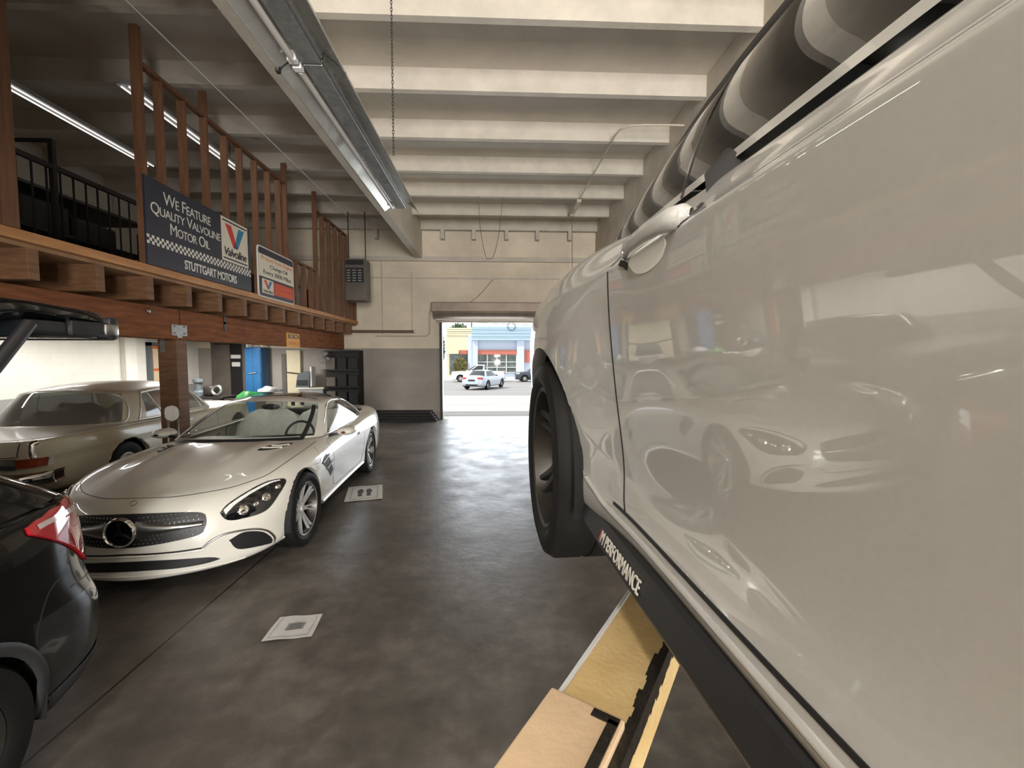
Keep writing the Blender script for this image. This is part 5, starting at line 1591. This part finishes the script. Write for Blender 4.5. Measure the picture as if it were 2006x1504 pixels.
        MB().tube([(-.16, s*.72, 1.42), (-.38, s*.76, 1.68), (-.54, s*.745, 1.87)], .026, 10).build('gas_strut', M['black'], car, 60)
    # raised tailgate
    tg = bpy.data.objects.new('tailgate', None); COL.objects.link(tg); tg.parent = car
    def gp(t, y, z): # t along the gate from hinge (0) to lip (1)
        return (-.08-.86*t, y, float(np.interp(t, (0, .12, .3, .55, 1), (1.50, 1.76, 1.91, 1.955, 1.935)))+z)
    rows = []
    for i in range(15):
        t = i/14
        hw = .60+.14*math.sin(min(1, t*1.3)*math.pi/2)
        if t > .9: hw -= .3*(t-.9)
        rows.append([gp(t, y, z) for y, z in ((-hw, -.03), (-hw*.97, .015), (-hw*.6, .05), (0, .06), (hw*.6, .05), (hw*.97, .015), (hw, -.03), (hw*.94, -.06), (0, -.065), (-hw*.94, -.06), (-hw, -.03))])
    MB().grid(rows).build('gate_shell', pm, tg, 60)
    q = gp(.80, 0, 0)
    MB().box((q[0]-.13, -.70, q[2]-.125), (q[0]+.20, .715, q[2]-.05), bevel=.012).build('gate_trim', M['bumper_grey'], tg, 40)
    q = gp(.93, 0, 0)
    MB().box((q[0]-.10, -.60, q[2]-.11), (q[0]+.14, .735, q[2]-.035), bevel=.01).build('gate_garnish', M['black'], tg, 40)
    MB().box((q[0]-.11, .50, q[2]-.10), (q[0]-.03, .745, q[2]-.04), bevel=.01).build('gate_latch', M['satin_silver'], tg, 40)
    q = gp(1.0, 0, 0)
    MB().box((q[0]-.06, -.6, q[2]-.12), (q[0]+.0, .74, q[2]-.0), bevel=.02).build('gate_lip', M['black'], tg, 40)
build_hatch()
# ------------------------------------------------------------------ lift arm and post
lp = thing('two_post_lift', 'yellow two-post lift whose arm reaches under the raised white coupe', 'car lift', (-1.02, -.92, 0))
def lw(p): return Vector(p)-Vector((-1.02, -.92, 0))
MB().box((-.16, -.16, 0), (.16, .16, 3.6), bevel=.02).build('post', M['arm_yellow'], lp)
MB().box((-.30, -.35, 0), (.30, .35, .02)).build('base_plate', M['rust'], lp)
MB().box((-.2, -.2, .80), (.2, .2, 1.5), bevel=.02).build('carriage', M['arm_peach'], lp)
A0, A1, A2 = Vector((-.92, -.765, .93)), Vector((.215, .845, .93)), Vector((.835, 1.75, .955))
dirv = (A2-A0); dirv.z = 0; dirv.normalize()
side = Vector((dirv.y, -dirv.x, 0))
def armbox(p0, p1, w, z0, z1, bev):
    b = MB()
    Mx = Matrix(((side.x, dirv.x, 0, p0.x+1.02), (side.y, dirv.y, 0, p0.y+.92), (0, 0, 1, 0), (0, 0, 0, 1)))
    L = (Vector((p1.x, p1.y, 0))-Vector((p0.x, p0.y, 0))).length
    return b.box((-w/2, 0, z0), (w/2, L, z1), Mx, bev), Mx, L
b, Mx, L = armbox(A0-side*.018, A1-side*.018, .165, .86, 1.003, .006)
outer = b.build('outer_arm', M['arm_peach'], lp)
b, Mx2, L2 = armbox(A0+dirv*1.3, A2, .165, .850, .985, .006)
b.build('inner_arm', M['arm_yellow'], lp)
e = MB()
q_ = random.Random(4)
yy = .3
while yy < L2-.02:
    st = q_.uniform(.012, .03)
    e.box((.068-q_.uniform(0, .012), yy, .945-q_.uniform(0, .012)), (.0838, min(L2, yy+st), .9868), Mx2)
    yy += st
e.build('worn_edge', M['rust'], lp)
e = MB(); e.box((-.092, .3, .965), (-.080, L2, .988), Mx2, .002); e.build('bright_edge', M['white_trim'], lp)
e = MB()
for q, (x0, y0, x1, y1) in enumerate(((.055, L-.30, .075, L-.02), (.02, L-.03, .075, L-.01), (.060, L-.55, .082, L-.28))):
    e.box((x0, y0, 1.0045), (x1, y1, 1.0065), Mx)
e.build('paint_scrape', M['rust'], outer)
pd = MB().lathe([(.001, .16), (.055, .16), (.06, .15), (.06, .11), (.03, .11), (.03, 0), (.05, 0)], Matrix.Translation(A2-dirv*.06-Vector((-1.02, -.92, 0))+Vector((0, 0, .03))), 24)
pd.build('lift_pad', M['rubber'], lp, 40)

# ------------------------------------------------------------------ paper floor mats
def ngrid(mb, F, pts, d): 
    mb.prism(pts, F, 0, d); return mb
def paper_mat(name, lab, corners, foot):
    c = [Vector((x, y, .0025)) for x, y in corners]     # near-left, near-right, far-right, far-left
    t = thing(name, lab, 'floor mat', (0, 0, 0))
    def q(s, v, dz=0.0):
        p = (c[0]*(1-s)+c[1]*s)*(1-v)+(c[3]*(1-s)+c[2]*s)*v
        return p+Vector((0, 0, dz+.004*math.sin(5*s+3*v)**2))
    n = 12
    top = [[q(i/n, j/n, .002) for j in range(n+1)] for i in range(n+1)]
    MB().grid(top).build('sheet', M['paper'], t, 60)
    b = MB()
    def quad(s0, v0, s1, v1, dz=.0036):
        m = 6
        b.grid([[q(s0+(s1-s0)*i/m, v0+(v1-v0)*j/m, dz) for j in range(m+1)] for i in range(m+1)])
    if foot:
        for s0 in (.14, .86): quad(s0-.006, .08, s0+.006, .92)
        for v0 in (.10, .90): quad(.14, v0-.006, .86, v0+.006)
        b.build('printed_border', M['paper_dark'], t, 60)
        for cx in (.38, .62):
            b = MB()
            for (ds, dv, rs, rv) in ((0, .09, .085, .17), (0, -.14, .065, .10)):
                m = 18
                ring = [q(cx+ds+rs*math.cos(2*math.pi*k/m), .5+dv+rv*math.sin(2*math.pi*k/m), .0040) for k in range(m)]
                b._face([b.bm.verts.new(p) for p in ring])
            b.build('printed_shoe', M['paper_dark'], t)
    else:
        for s0 in (.10, .90): quad(s0-.006, .08, s0+.006, .92)
        quad(.10, .09, .90, .11)
        b.build('printed_border', M['ink_grey'], t, 60)
        b = MB(); quad(.33, .36, .72, .66); b.build('printed_box', M['ink_grey'], t, 60)
        b = MB()
        for v0 in (.42, .50, .58): quad(.38, v0-.015, .67, v0+.015, .0042)
        b.build('printed_lines', M['paper_dark'], t, 60)
    return t
paper_mat('paper_mat', 'white paper mat printed with two shoe soles beside the sports coupe', [(-1.80, 5.18), (-1.37, 5.28), (-1.52, 5.88), (-1.945, 5.79)], True)
paper_mat('paper_mat', 'grey paper mat with a printed box lying alone in the foreground', [(-1.42, 2.60), (-1.13, 2.63), (-1.155, 2.87), (-1.425, 2.85)], False)

# ------------------------------------------------------------------ things along the back wall, left part
t = thing('blue_locker', 'tall blue steel locker against the back wall', 'locker', (-6.40, 12.02, 0))
MB().box((-.215, -.22, .05), (.215, .24, 2.02), bevel=.04).build('body', M['blue_locker'], t, 40)
MB().box((-.195, -.235, .10), (-.005, -.215, 1.97), bevel=.008).build('door', M['blue_locker'], t)
MB().box((.005, -.235, .10), (.195, -.215, 1.97), bevel=.008).build('door', M['blue_locker'], t)
MB().bar((-.09, -.25, 1.32), (.10, -.25, 1.35), .03, .03, bevel=.006).build('handle', M['chrome'], t)
MB().tube(spl([(-.2, -.1, 2.0), (-.18, -.1, 2.12), (-.05, -.1, 2.18), (.08, -.1, 2.16), (.22, -.1, 2.02)], 20), .02, 8).build('coiled_hose', M['white_trim'], t, 60)
t = thing('brochure_rack', 'narrow black rack of white labels beside the blue locker', 'rack', (-6.69, 12.15, 0))
MB().box((-.07, -.06, 0), (.07, .1, 1.92), bevel=.01).build('frame', M['black'], t)
for z in (1.72, 1.42, 1.2, .98):
    MB().box((-.05, -.075, z), (.05, -.058, z+.14)).build('label_card', M['paper'], t)
t = thing('wall_panel', 'narrow grey upright panel on the back wall', 'panel', (-5.79, 12.24, 0))
MB().box((-.06, -.03, .6), (.06, .05, 1.85), bevel=.006).build('panel', M['brown_panel'], t)
t = thing('utility_door', 'cream utility door with a worn latch in the back wall', 'door', (-5.53, 12.22, 0))
MB().box((-.18, -.02, .3), (.19, .07, 1.95), bevel=.008).build('leaf', M['cream_panel'], t)
MB().bar((-.17, -.035, 1.34), (.17, -.04, 1.30), .04, .03, bevel=.006).build('latch', M['rust'], t)
t = thing('parts_washer', 'dark angular machine standing on a pale workbench by the back wall', 'machine', (-5.13, 11.95, .946))
b = MB(); b.prism([(-.17, 0), (.18, 0), (.20, .42), (.05, .42), (-.12, .33)], frame((0, .15, 0), (1, 0, 0), (0, 0, 1)), 0, .3); b.build('housing', M['door_frame'], t)
MB().box((.20, -.12, .02), (.24, .15, .55)).build('side_board', M['white_trim'], t)
MB().box((-.14, -.16, .05), (.15, -.149, .20)).build('front_panel', M['black'], t)
t = thing('workbench', 'pale cabinet workbench along the back wall near the dark corner', 'workbench', (-5.0, 12.0, 0))
MB().box((-.22, -.22, 0), (.42, .25, .90), bevel=.01).build('body', M['grey_panel'], t)
MB().box((-.26, -.25, .90), (.45, .28, .945), bevel=.006).build('top', M['cream_pale'], t)
t = thing('wall_fan', 'small caged fan mounted under the far end of the loft', 'fan', (-4.50, 11.7, 1.76))
for rr_ in (.05, .11, .17):
    pass
b = MB()
for r0 in (.06, .115, .17): b.lathe([(r0+.006*math.cos(a), .006*math.sin(a)) for a in [2*math.pi*q/6 for q in range(6)]], frame((0, 0, 0), (1, 0, 0), (0, 0, 1)), 28, closed=True)
for k in range(10):
    a = 2*math.pi*k/10; b.tube([(0, 0, 0), (.17*math.cos(a), 0, .17*math.sin(a))], .004, 5)
b.build('cage', M['chrome'], t, 60)
b = MB()
for k in range(4):
    a = 2*math.pi*k/4+.4; b.prism([(.02, -.02), (.13, -.05), (.14, .03), (.03, .03)], Matrix.Rotation(a, 4, 'Y') @ frame((0, .03, 0), (1, 0, 0), (0, 0, 1)), 0, .006)
b.build('blades', M['grey_panel'], t)
MB().bar((0, .05, 0), (0, .4, 0), .06, .06, bevel=.01).build('mount', M['dark_steel'], t)
t = thing('dark_shelving', 'tall dark shelving filled with black cartons in the shaded corner', 'shelving', (-4.02, 12.05, 0))
MB().box((-.50, -.2, 0), (.38, .22, 1.94), bevel=.01).build('back', M['dark_cloth'], t)
for z in (.05, .5, .95, 1.4, 1.90):
    MB().box((-.5, -.32, z), (.4, -.18, z+.03)).build('shelf', M['black_iron'], t)
k = 0
for z in (.53, .98, 1.43):
    for x in (-.46, -.16, .13):
        o = MB().box((x, -.30, z), (x+.24, -.205, z+rr.uniform(.24, .34)), bevel=.01).build('carton', M['brown_panel'] if k % 3 == 0 else M['dark_cloth'], t); k += 1
t = thing('tyre_mat_stack', 'low dark stack of rubber mats along the foot of the back wall', 'mat stack', (-2.35, 12.05, 0))
for i in range(4):
    MB().box((-.95+.02*(i % 2), -.25, .07*i), (.78-.05*i, .18, .07*i+.066), bevel=.012).build('mat', M['dark_cloth'], t)
# bench with machine parts left of the dark doorway and green bag heap
t = thing('engine_bench', 'cluttered dark bench with machine parts before the dark doorway', 'bench', (-6.75, 10.6, 0))
MB().box((-.45, -.3, .78), (.45, .3, .83), bevel=.008).build('top', M['dark_steel'], t)
for x, yy in ((-.4, -.25), (.4, -.25), (-.4, .25), (.4, .25)):
    MB().box((x-.03, yy-.03, 0), (x+.03, yy+.03, .78)).build('leg', M['dark_steel'], t)
def loose(name, mb, m, lab, cat, sm=60): return tag(mb.build(name, m, None, sm), lab, cat)
loose('hydraulic_pump', MB().lathe([(.001, 0), (.12, 0), (.12, .10), (.07, .14), (.07, .30), (.11, .33), (.11, .40), (.001, .42)], Matrix.Translation((-7.0, 10.55, .83)), 20), M['door_frame'], 'blue-grey pump standing on the cluttered dark bench', 'pump', 40)
w_ = MB().lathe([(.10+.04*math.cos(a), .04*math.sin(a)) for a in [2*math.pi*q/8 for q in range(8)]], Matrix.Translation((-6.48, 10.40, .97)) @ Matrix.Rotation(R(80), 4, 'X'), 24, closed=True)
loose('spare_pulley', w_, M['steel'], 'round steel pulley standing on the right of the cluttered bench', 'pulley')
loose('gearbox_part', MB().box((-6.82, 10.4, .83), (-6.6, 10.75, 1.08), bevel=.05), M['dark_steel'], 'dark gearbox part in the middle of the cluttered bench', 'machine part')
t = thing('side_table', 'low table holding green bags beyond the sports coupe roof', 'table', (-5.42, 10.6, 0))
MB().box((-.75, -.3, .74), (.75, .3, .78), bevel=.008).build('top', M['dark_steel'], t)
for x, yy in ((-.7, -.25), (.7, -.25), (-.7, .25), (.7, .25)):
    MB().box((x-.03, yy-.03, 0), (x+.03, yy+.03, .74)).build('leg', M['dark_steel'], t)
def heap(name, c, sx, sy, sz, m, lab, cat, seed):
    q = random.Random(seed); b = MB(); b.ball((0, 0, 0), 1.0, 12)
    for v in b.bm.verts:
        k = 1+.16*math.sin(5*v.co.x+seed)*math.cos(4*v.co.y+seed*2)+q.uniform(-.05, .05)
        v.co = Vector((c[0]+v.co.x*sx*k, c[1]+v.co.y*sy*k, c[2]+max(-.0, v.co.z)*sz*k))
    return loose(name, b, m, lab, cat)
heap('green_bag', (-5.87, 10.6, .782), .26, .2, .16, M['green'], 'crumpled green bag at the left of the low table', 'bag', 1)
heap('green_bag', (-5.37, 10.55, .782), .24, .2, .13, M['green'], 'crumpled green bag in the middle of the low table', 'bag', 2)
heap('rag_bundle', (-5.37, 10.6, .93), .26, .16, .12, M['grey_panel'], 'grey rag bundle lying over the green bags', 'rags', 3)
loose('black_tray', MB().box((-5.07, 10.4, .782), (-4.69, 10.8, .90), bevel=.03), M['black'], 'black tray at the right end of the low table', 'tray')

# chair with a pale rounded back before the timber post
t = thing('shop_chair', 'chair with a pale rounded backrest on chrome legs before the timber post', 'chair', (-3.91, 5.4, 0), R(20))
pr = [(-.085, .0), (0, -.05), (.085, .0), (.095, .10), (.07, .17), (0, .20), (-.07, .17), (-.095, .10)]
pr = [(p[0]*.72, p[1]*.75) for p in spl(pr+[pr[0]], 40)][:-1]
MB().prism(pr, frame((0, 0, 1.0), (1, 0, 0), (0, 0, 1)), -.015, .015).build('backrest', M['cream_pale'], t, 40)
MB().prism([(x*.45-.035, z*.85+.01) for x, z in pr], frame((0, -.017, 1.0), (1, 0, 0), (0, 0, 1)), -.002, .004).build('back_stripe', M['leather'], t, 40)
for x in (-.04, .06):
    MB().tube(spl([(x, 0, 1.0), (x, .0, .8), (x*1.3, -.06, .55), (x*1.5, -.1, .47)], 12), .011, 8).build('back_support', M['chrome'], t, 60)
MB().box((-.2, -.38, .44), (.2, .0, .48), bevel=.02).build('seat', M['black'], t, 40)
for x, yy in ((-.17, -.34), (.17, -.34), (-.17, -.03), (.17, -.03)):
    MB().tube([(x, yy, .45), (x*1.1, yy, 0)], .012, 8).build('leg', M['chrome'], t, 60)

# ------------------------------------------------------------------ across the street
bd = thing('shop_building', 'pale blue single-storey shop with ribbed metal fascia across the street', 'building', (0, 60, -1.0))
def BX_(name, lo, hi, m, par=bd):
    return MB().box((lo[0], lo[1], lo[2]+1.0), (hi[0], hi[1], hi[2]+1.0)).build(name, m, par)
BX_('wall', (-3.05, .5, -1.0), (14, 8, 4.3), M['out_blue'])
for x in (-2.8, 3.6, 9.6): BX_('pier', (x-.45 if x > 0 else x-.25, -.05, -1.0), (x+.55, .6, 4.3), M['out_blue'])
b = MB()
for i in range(8): b.box((-3.05, -.35+.06*(i % 2), 4.25+1.0+i*.235), (14, .6, 4.25+1.0+(i+1)*.235-.05))
b.box((-3.0, -.2, 5.2), (14, .6, 7.1)); b.build('ribbed_fascia', M['out_metal'], bd)
BX_('red_panel', (-2.35, .2, 2.25), (3.15, .55, 2.9), M['out_red']); BX_('red_panel', (4.2, .2, 1.2), (9.1, .55, 2.9), M['out_red'])
wn = BX_('shop_window', (-2.3, .4, -.3), (3.1, .55, 2.25), M['shop_glass'])
b = MB()
for x in (-2.3, -.95, .4, 1.7, 3.1): b.box((x-.05, .3, .7), (x+.05, .45, 3.25))
for z in (.75, 1.45, 2.2): b.box((-2.3, .3, z), (3.1, .45, z+.07))
b.build('window_frame', M['white_trim'], wn)
em = MB().lathe([(.52+.05*math.cos(a), .05*math.sin(a)) for a in [2*math.pi*q/6 for q in range(6)]], frame((2.36, -.38, 7.1), (1, 0, 0), (0, 0, 1)), 24, closed=True)
em.build('round_emblem', M['door_frame'], bd, 60)
cb_ = thing('cream_building', 'cream stucco shop with a pale timber storefront across the street', 'building', (-4.8, 60, -1.0))
def CX_(name, lo, hi, m): return MB().box((lo[0]+4.8, lo[1], lo[2]+1.0), (hi[0]+4.8, hi[1], hi[2]+1.0)).build(name, m, cb_)
CX_('wall', (-6.6, .3, 2.85), (-3.06, 8, 4.9), M['out_cream'])
CX_('base_wall', (-6.6, .8, -1.0), (-3.06, 8, 2.85), M['out_cream'])
b = MB()
for i in range(4): b.box((-1.75, .2+.05*(i % 2), 5.9+i*.27), (1.74, 1.0, 5.9+i*.27+.22))
b.build('parapet', M['out_cream'], cb_)
CX_('awning', (-6.5, -.2, 2.35), (-4.85, .5, 2.85), M['out_cream']); CX_('red_panel', (-4.8, .1, 2.3), (-3.7, .5, 2.85), M['out_red'])
CX_('pier', (-3.6, -.1, -1.0), (-3.06, .8, 4.9), M['out_blue'])
CX_('shop_window', (-6.2, .6, -.5), (-3.7, .82, 2.3), M['shop_glass'])
def bush(name, lab, cat, c, r, n, m, sz, seed, trunk=None):
    q = random.Random(seed)
    t = thing(name, lab, cat, c)
    b = MB()
    for i in range(n):
        a, e, k = q.uniform(0, 6.283), math.asin(q.uniform(-.8, 1)), q.uniform(.55, 1.0)
        p = Vector((r[0]*k*math.cos(a)*math.cos(e), r[1]*k*math.sin(a)*math.cos(e), r[2]+r[2]*k*math.sin(e)+(trunk or 0)))
        u_ = Vector((q.uniform(-1, 1), q.uniform(-1, 1), q.uniform(-1, 1))).normalized()*sz
        v_ = u_.orthogonal().normalized()*sz*.6
        b._face([b.bm.verts.new(p+w) for w in (-u_, v_, u_, -v_)])
    b.build('foliage', m, t, None, weld=False)
    if trunk: MB().tube([(0, 0, 0), (.05, 0, trunk*.6), (0, .1, trunk+r[2]*.8)], [.16, .12, .06], 8).build('trunk', M['bark'], t, 60)
    return t
bush('hedge', 'dry brown and green climbing hedge in front of the cream shop', 'hedge', (-4.6, 59.6, -1.0), (1.0, .4, 1.5), 900, M['dry_leaf'], .14, 5)
bush('street_tree', 'dark green tree left of the cream shop', 'tree', (-7.25, 58.0, -.95), (.75, .8, 2.4), 1100, M['leaf'], .16, 6, 1.6)
bush('street_tree', 'tree whose top shows over the cream shop roof', 'tree', (-5.6, 70.0, -.86), (1.6, 1.2, 1.3), 700, M['leaf'], .2, 9, 5.6)
tag(MB().tube(spl([(-40, 69.4, 8.9), (-7.8, 69.4, 7.7), (-3.55, 69.4, 7.46), (7, 69.4, 6.95), (40, 69.4, 5.6)], 30), .03, 5).build('power_line', M['black'], None, 60), 'thin power line crossing the sky above the shops', 'power line')
sl_ = thing('street_lamp', 'dark utility pole rising behind the cream shop', 'pole', (-3.55, 69.5, -.86))
MB().tube([(0, 0, 0), (0, 0, 8.5)], [.10, .08], 8).build('pole', M['dark_steel'], sl_, 60)
MB().bar((-.5, -.1, 8.3), (.5, -.1, 8.3), .08, .08).build('cross_arm', M['dark_steel'], sl_)

def street_car(name, lab, cat, loc, rz, L, W_, Ht, zb, hood, tail, m, wb, kind='sedan', Rw=.34):
    car = thing(name, lab, cat, loc, rz)
    hw = W_/2; ro = (L-wb)*.52; fo = L-wb-ro
    xr, xf = -ro, wb+fo
    P = [(xr, 0), (xr+.01, hw*.5), (xr+.08, hw*.84), (xr+.3, hw*.97), (0, hw), (wb*.5, hw*.985), (wb, hw), (xf-.35, hw*.94), (xf-.1, hw*.7), (xf, hw*.35), (xf+.02, 0)]
    rear = [(.10, .30), (.0, .36), (0, .55), (.02, .75), (.06, tail-.06), (.12, tail)]
    mid = [(.10, .22), (.02, .27), (.01, .5), (0, .72), (.03, zb-.08), (.10, zb)]
    fr_ = [(.10, .24), (.02, .28), (0, .45), (.02, hood-.18), (.06, hood-.07), (.16, hood)]
    net = body_net(P, {0: rear, 2: rear, 4: mid, 6: mid, 8: fr_, 10: fr_}, [(xr, tail), (0, tail+.01), (wb*.75, zb), (wb, (hood+zb)/2), (xf-.2, hood+.01)], power=2)
    G = bsurf(net, 6, 5)
    bms = car_mesh(G, lambda i, j, c: 'body', car, None)
    for cx in (0, wb):
        for bm in bms.values(): cut_arch(bm, cx, Rw, Rw+.05, hw*.5)
    bvh = bvh_of(bms.values())
    for k, bm in bms.items(): mesh_from_bm(k.split('#')[0], bm, m, car, 50)
    if kind == 'truck': b0, r0, rr1 = .95, 1.1, (1.0, 1.25)
    else: b0, r0, rr1 = -.35, .25, None
    bl = [(b0, 0, tail), (b0+.04, hw*.5, tail), (b0+.15, hw*.74, zb), (b0+.5, hw*.80, zb), (wb*.45+.2, hw*.82, zb), (wb*.62+.2, hw*.8, zb), (wb*.72, hw*.76, zb), (wb*.76, hw*.66, zb), (wb*.86, hw*.35, zb+.02), (wb*.88, 0, zb+.02)]
    z1 = Ht-.04
    rf = [(r0, 0, z1), (r0, hw*.35, z1), (r0+.05, hw*.52, z1-.03), (r0+.2, hw*.60, z1-.05), (r0+.5, hw*.63, z1-.03), (wb*.45, hw*.63, z1-.02), (wb*.5, hw*.6, z1-.05), (wb*.53, hw*.52, z1-.04), (wb*.56, hw*.3, z1-.01), (wb*.57, 0, z1)]
    H = bsurf(house_net(bl, rf, .04, crown=.03), 8, 3)
    def hreg(i, j, c):
        u = (i+.5)/8; v = (j+.5)/3
        if v > 3.6 or v < .4: return 'roof'
        if u < 2: return 'rear_window'
        if 2.8 < u < 6: return ('side_window', 'side_window#')
        if u > 6.6: return 'windshield'
        return 'roof'
    for k, bm in car_mesh(H, hreg, car, None).items(): mesh_from_bm(k.split('#')[0], bm, m if k == 'roof' else M['glass_dark'], car, 50)
    for s in (1, -1):
        for cx in (0, wb):
            wheel(car, (cx, s*(hw-.12), Rw), s, Rw, .22, Rw*.68, 7, (M['rubber'], M['alloy'], M['steel'], M['void']), lod=0)
            well(car, cx, Rw, Rw+.055, hw-.02, .3, s, M['void'])
        b = MB(); patch(b, bvh, [(xr, hw*.45, tail-.08), (xr+.05, hw*.75, tail-.08), (xr+.22, hw*.93, tail-.10)], [(xr, hw*.50, tail-.22), (xr+.05, hw*.75, tail-.24), (xr+.2, hw*.95, tail-.22)], '3D', (1, -.5, 0), .01, 10, 4, sgn=s)
        b.build('tail_lamp', M['red_lens'], car, 60)
        b = MB(); patch(b, bvh, [(xf-.05, hw*.5, hood-.08), (xf-.15, hw*.75, hood-.06), (xf-.4, hw*.92, hood-.05)], [(xf-.03, hw*.5, hood-.2), (xf-.12, hw*.78, hood-.2), (xf-.35, hw*.95, hood-.16)], '3D', (-1, -.5, 0), .01, 10, 4, sgn=s)
        b.build('head_lamp', M['white_lens'], car, 60)
    b = MB(); patch(b, bvh, [(-hw*.5, .42), (0, .42), (hw*.5, .42)], [(-hw*.5, .30), (0, .29), (hw*.5, .30)], 'YZ', (1, 0, 0), .01, 9, 4); b.build('rear_valance', M['black'], car, 60)
    b = MB(); patch(b, bvh, [(-.26, tail-.26), (.26, tail-.26)], [(-.26, tail-.38), (.26, tail-.38)], 'YZ', (1, 0, 0), .012, 6, 3); b.build('number_plate', M['black'], car, 60)
    MB().box((xr+.2, -hw*.85, .25), (xf-.3, hw*.85, .30)).build('underbody', M['void'], car)
    return car
gzz = lambda y: gz(y)
street_car('street_sedan', 'silver blue sedan driving away outside the roll-up door', 'car', (-1.25, 31.7, gz(31.5)), math.pi/2-.38, 4.7, 1.84, 1.44, .94, .82, 1.02, M['silver_paint'], 2.8)
street_car('pickup_truck', 'white pickup truck crossing the street behind the silver sedan', 'truck', (.15, 47.0, gz(47)), math.pi-.03, 5.9, 1.98, 1.88, 1.18, 1.12, 1.14, M['truck_white'], 3.7, 'truck', .39)
street_car('street_suv', 'dark suv parked at the right edge of the doorway view', 'car', (6.0, 47.6, gz(47)), math.pi+.12, 4.8, 1.95, 1.75, 1.12, 1.05, 1.1, M['navy_paint'], 2.85, 'sedan', .37)
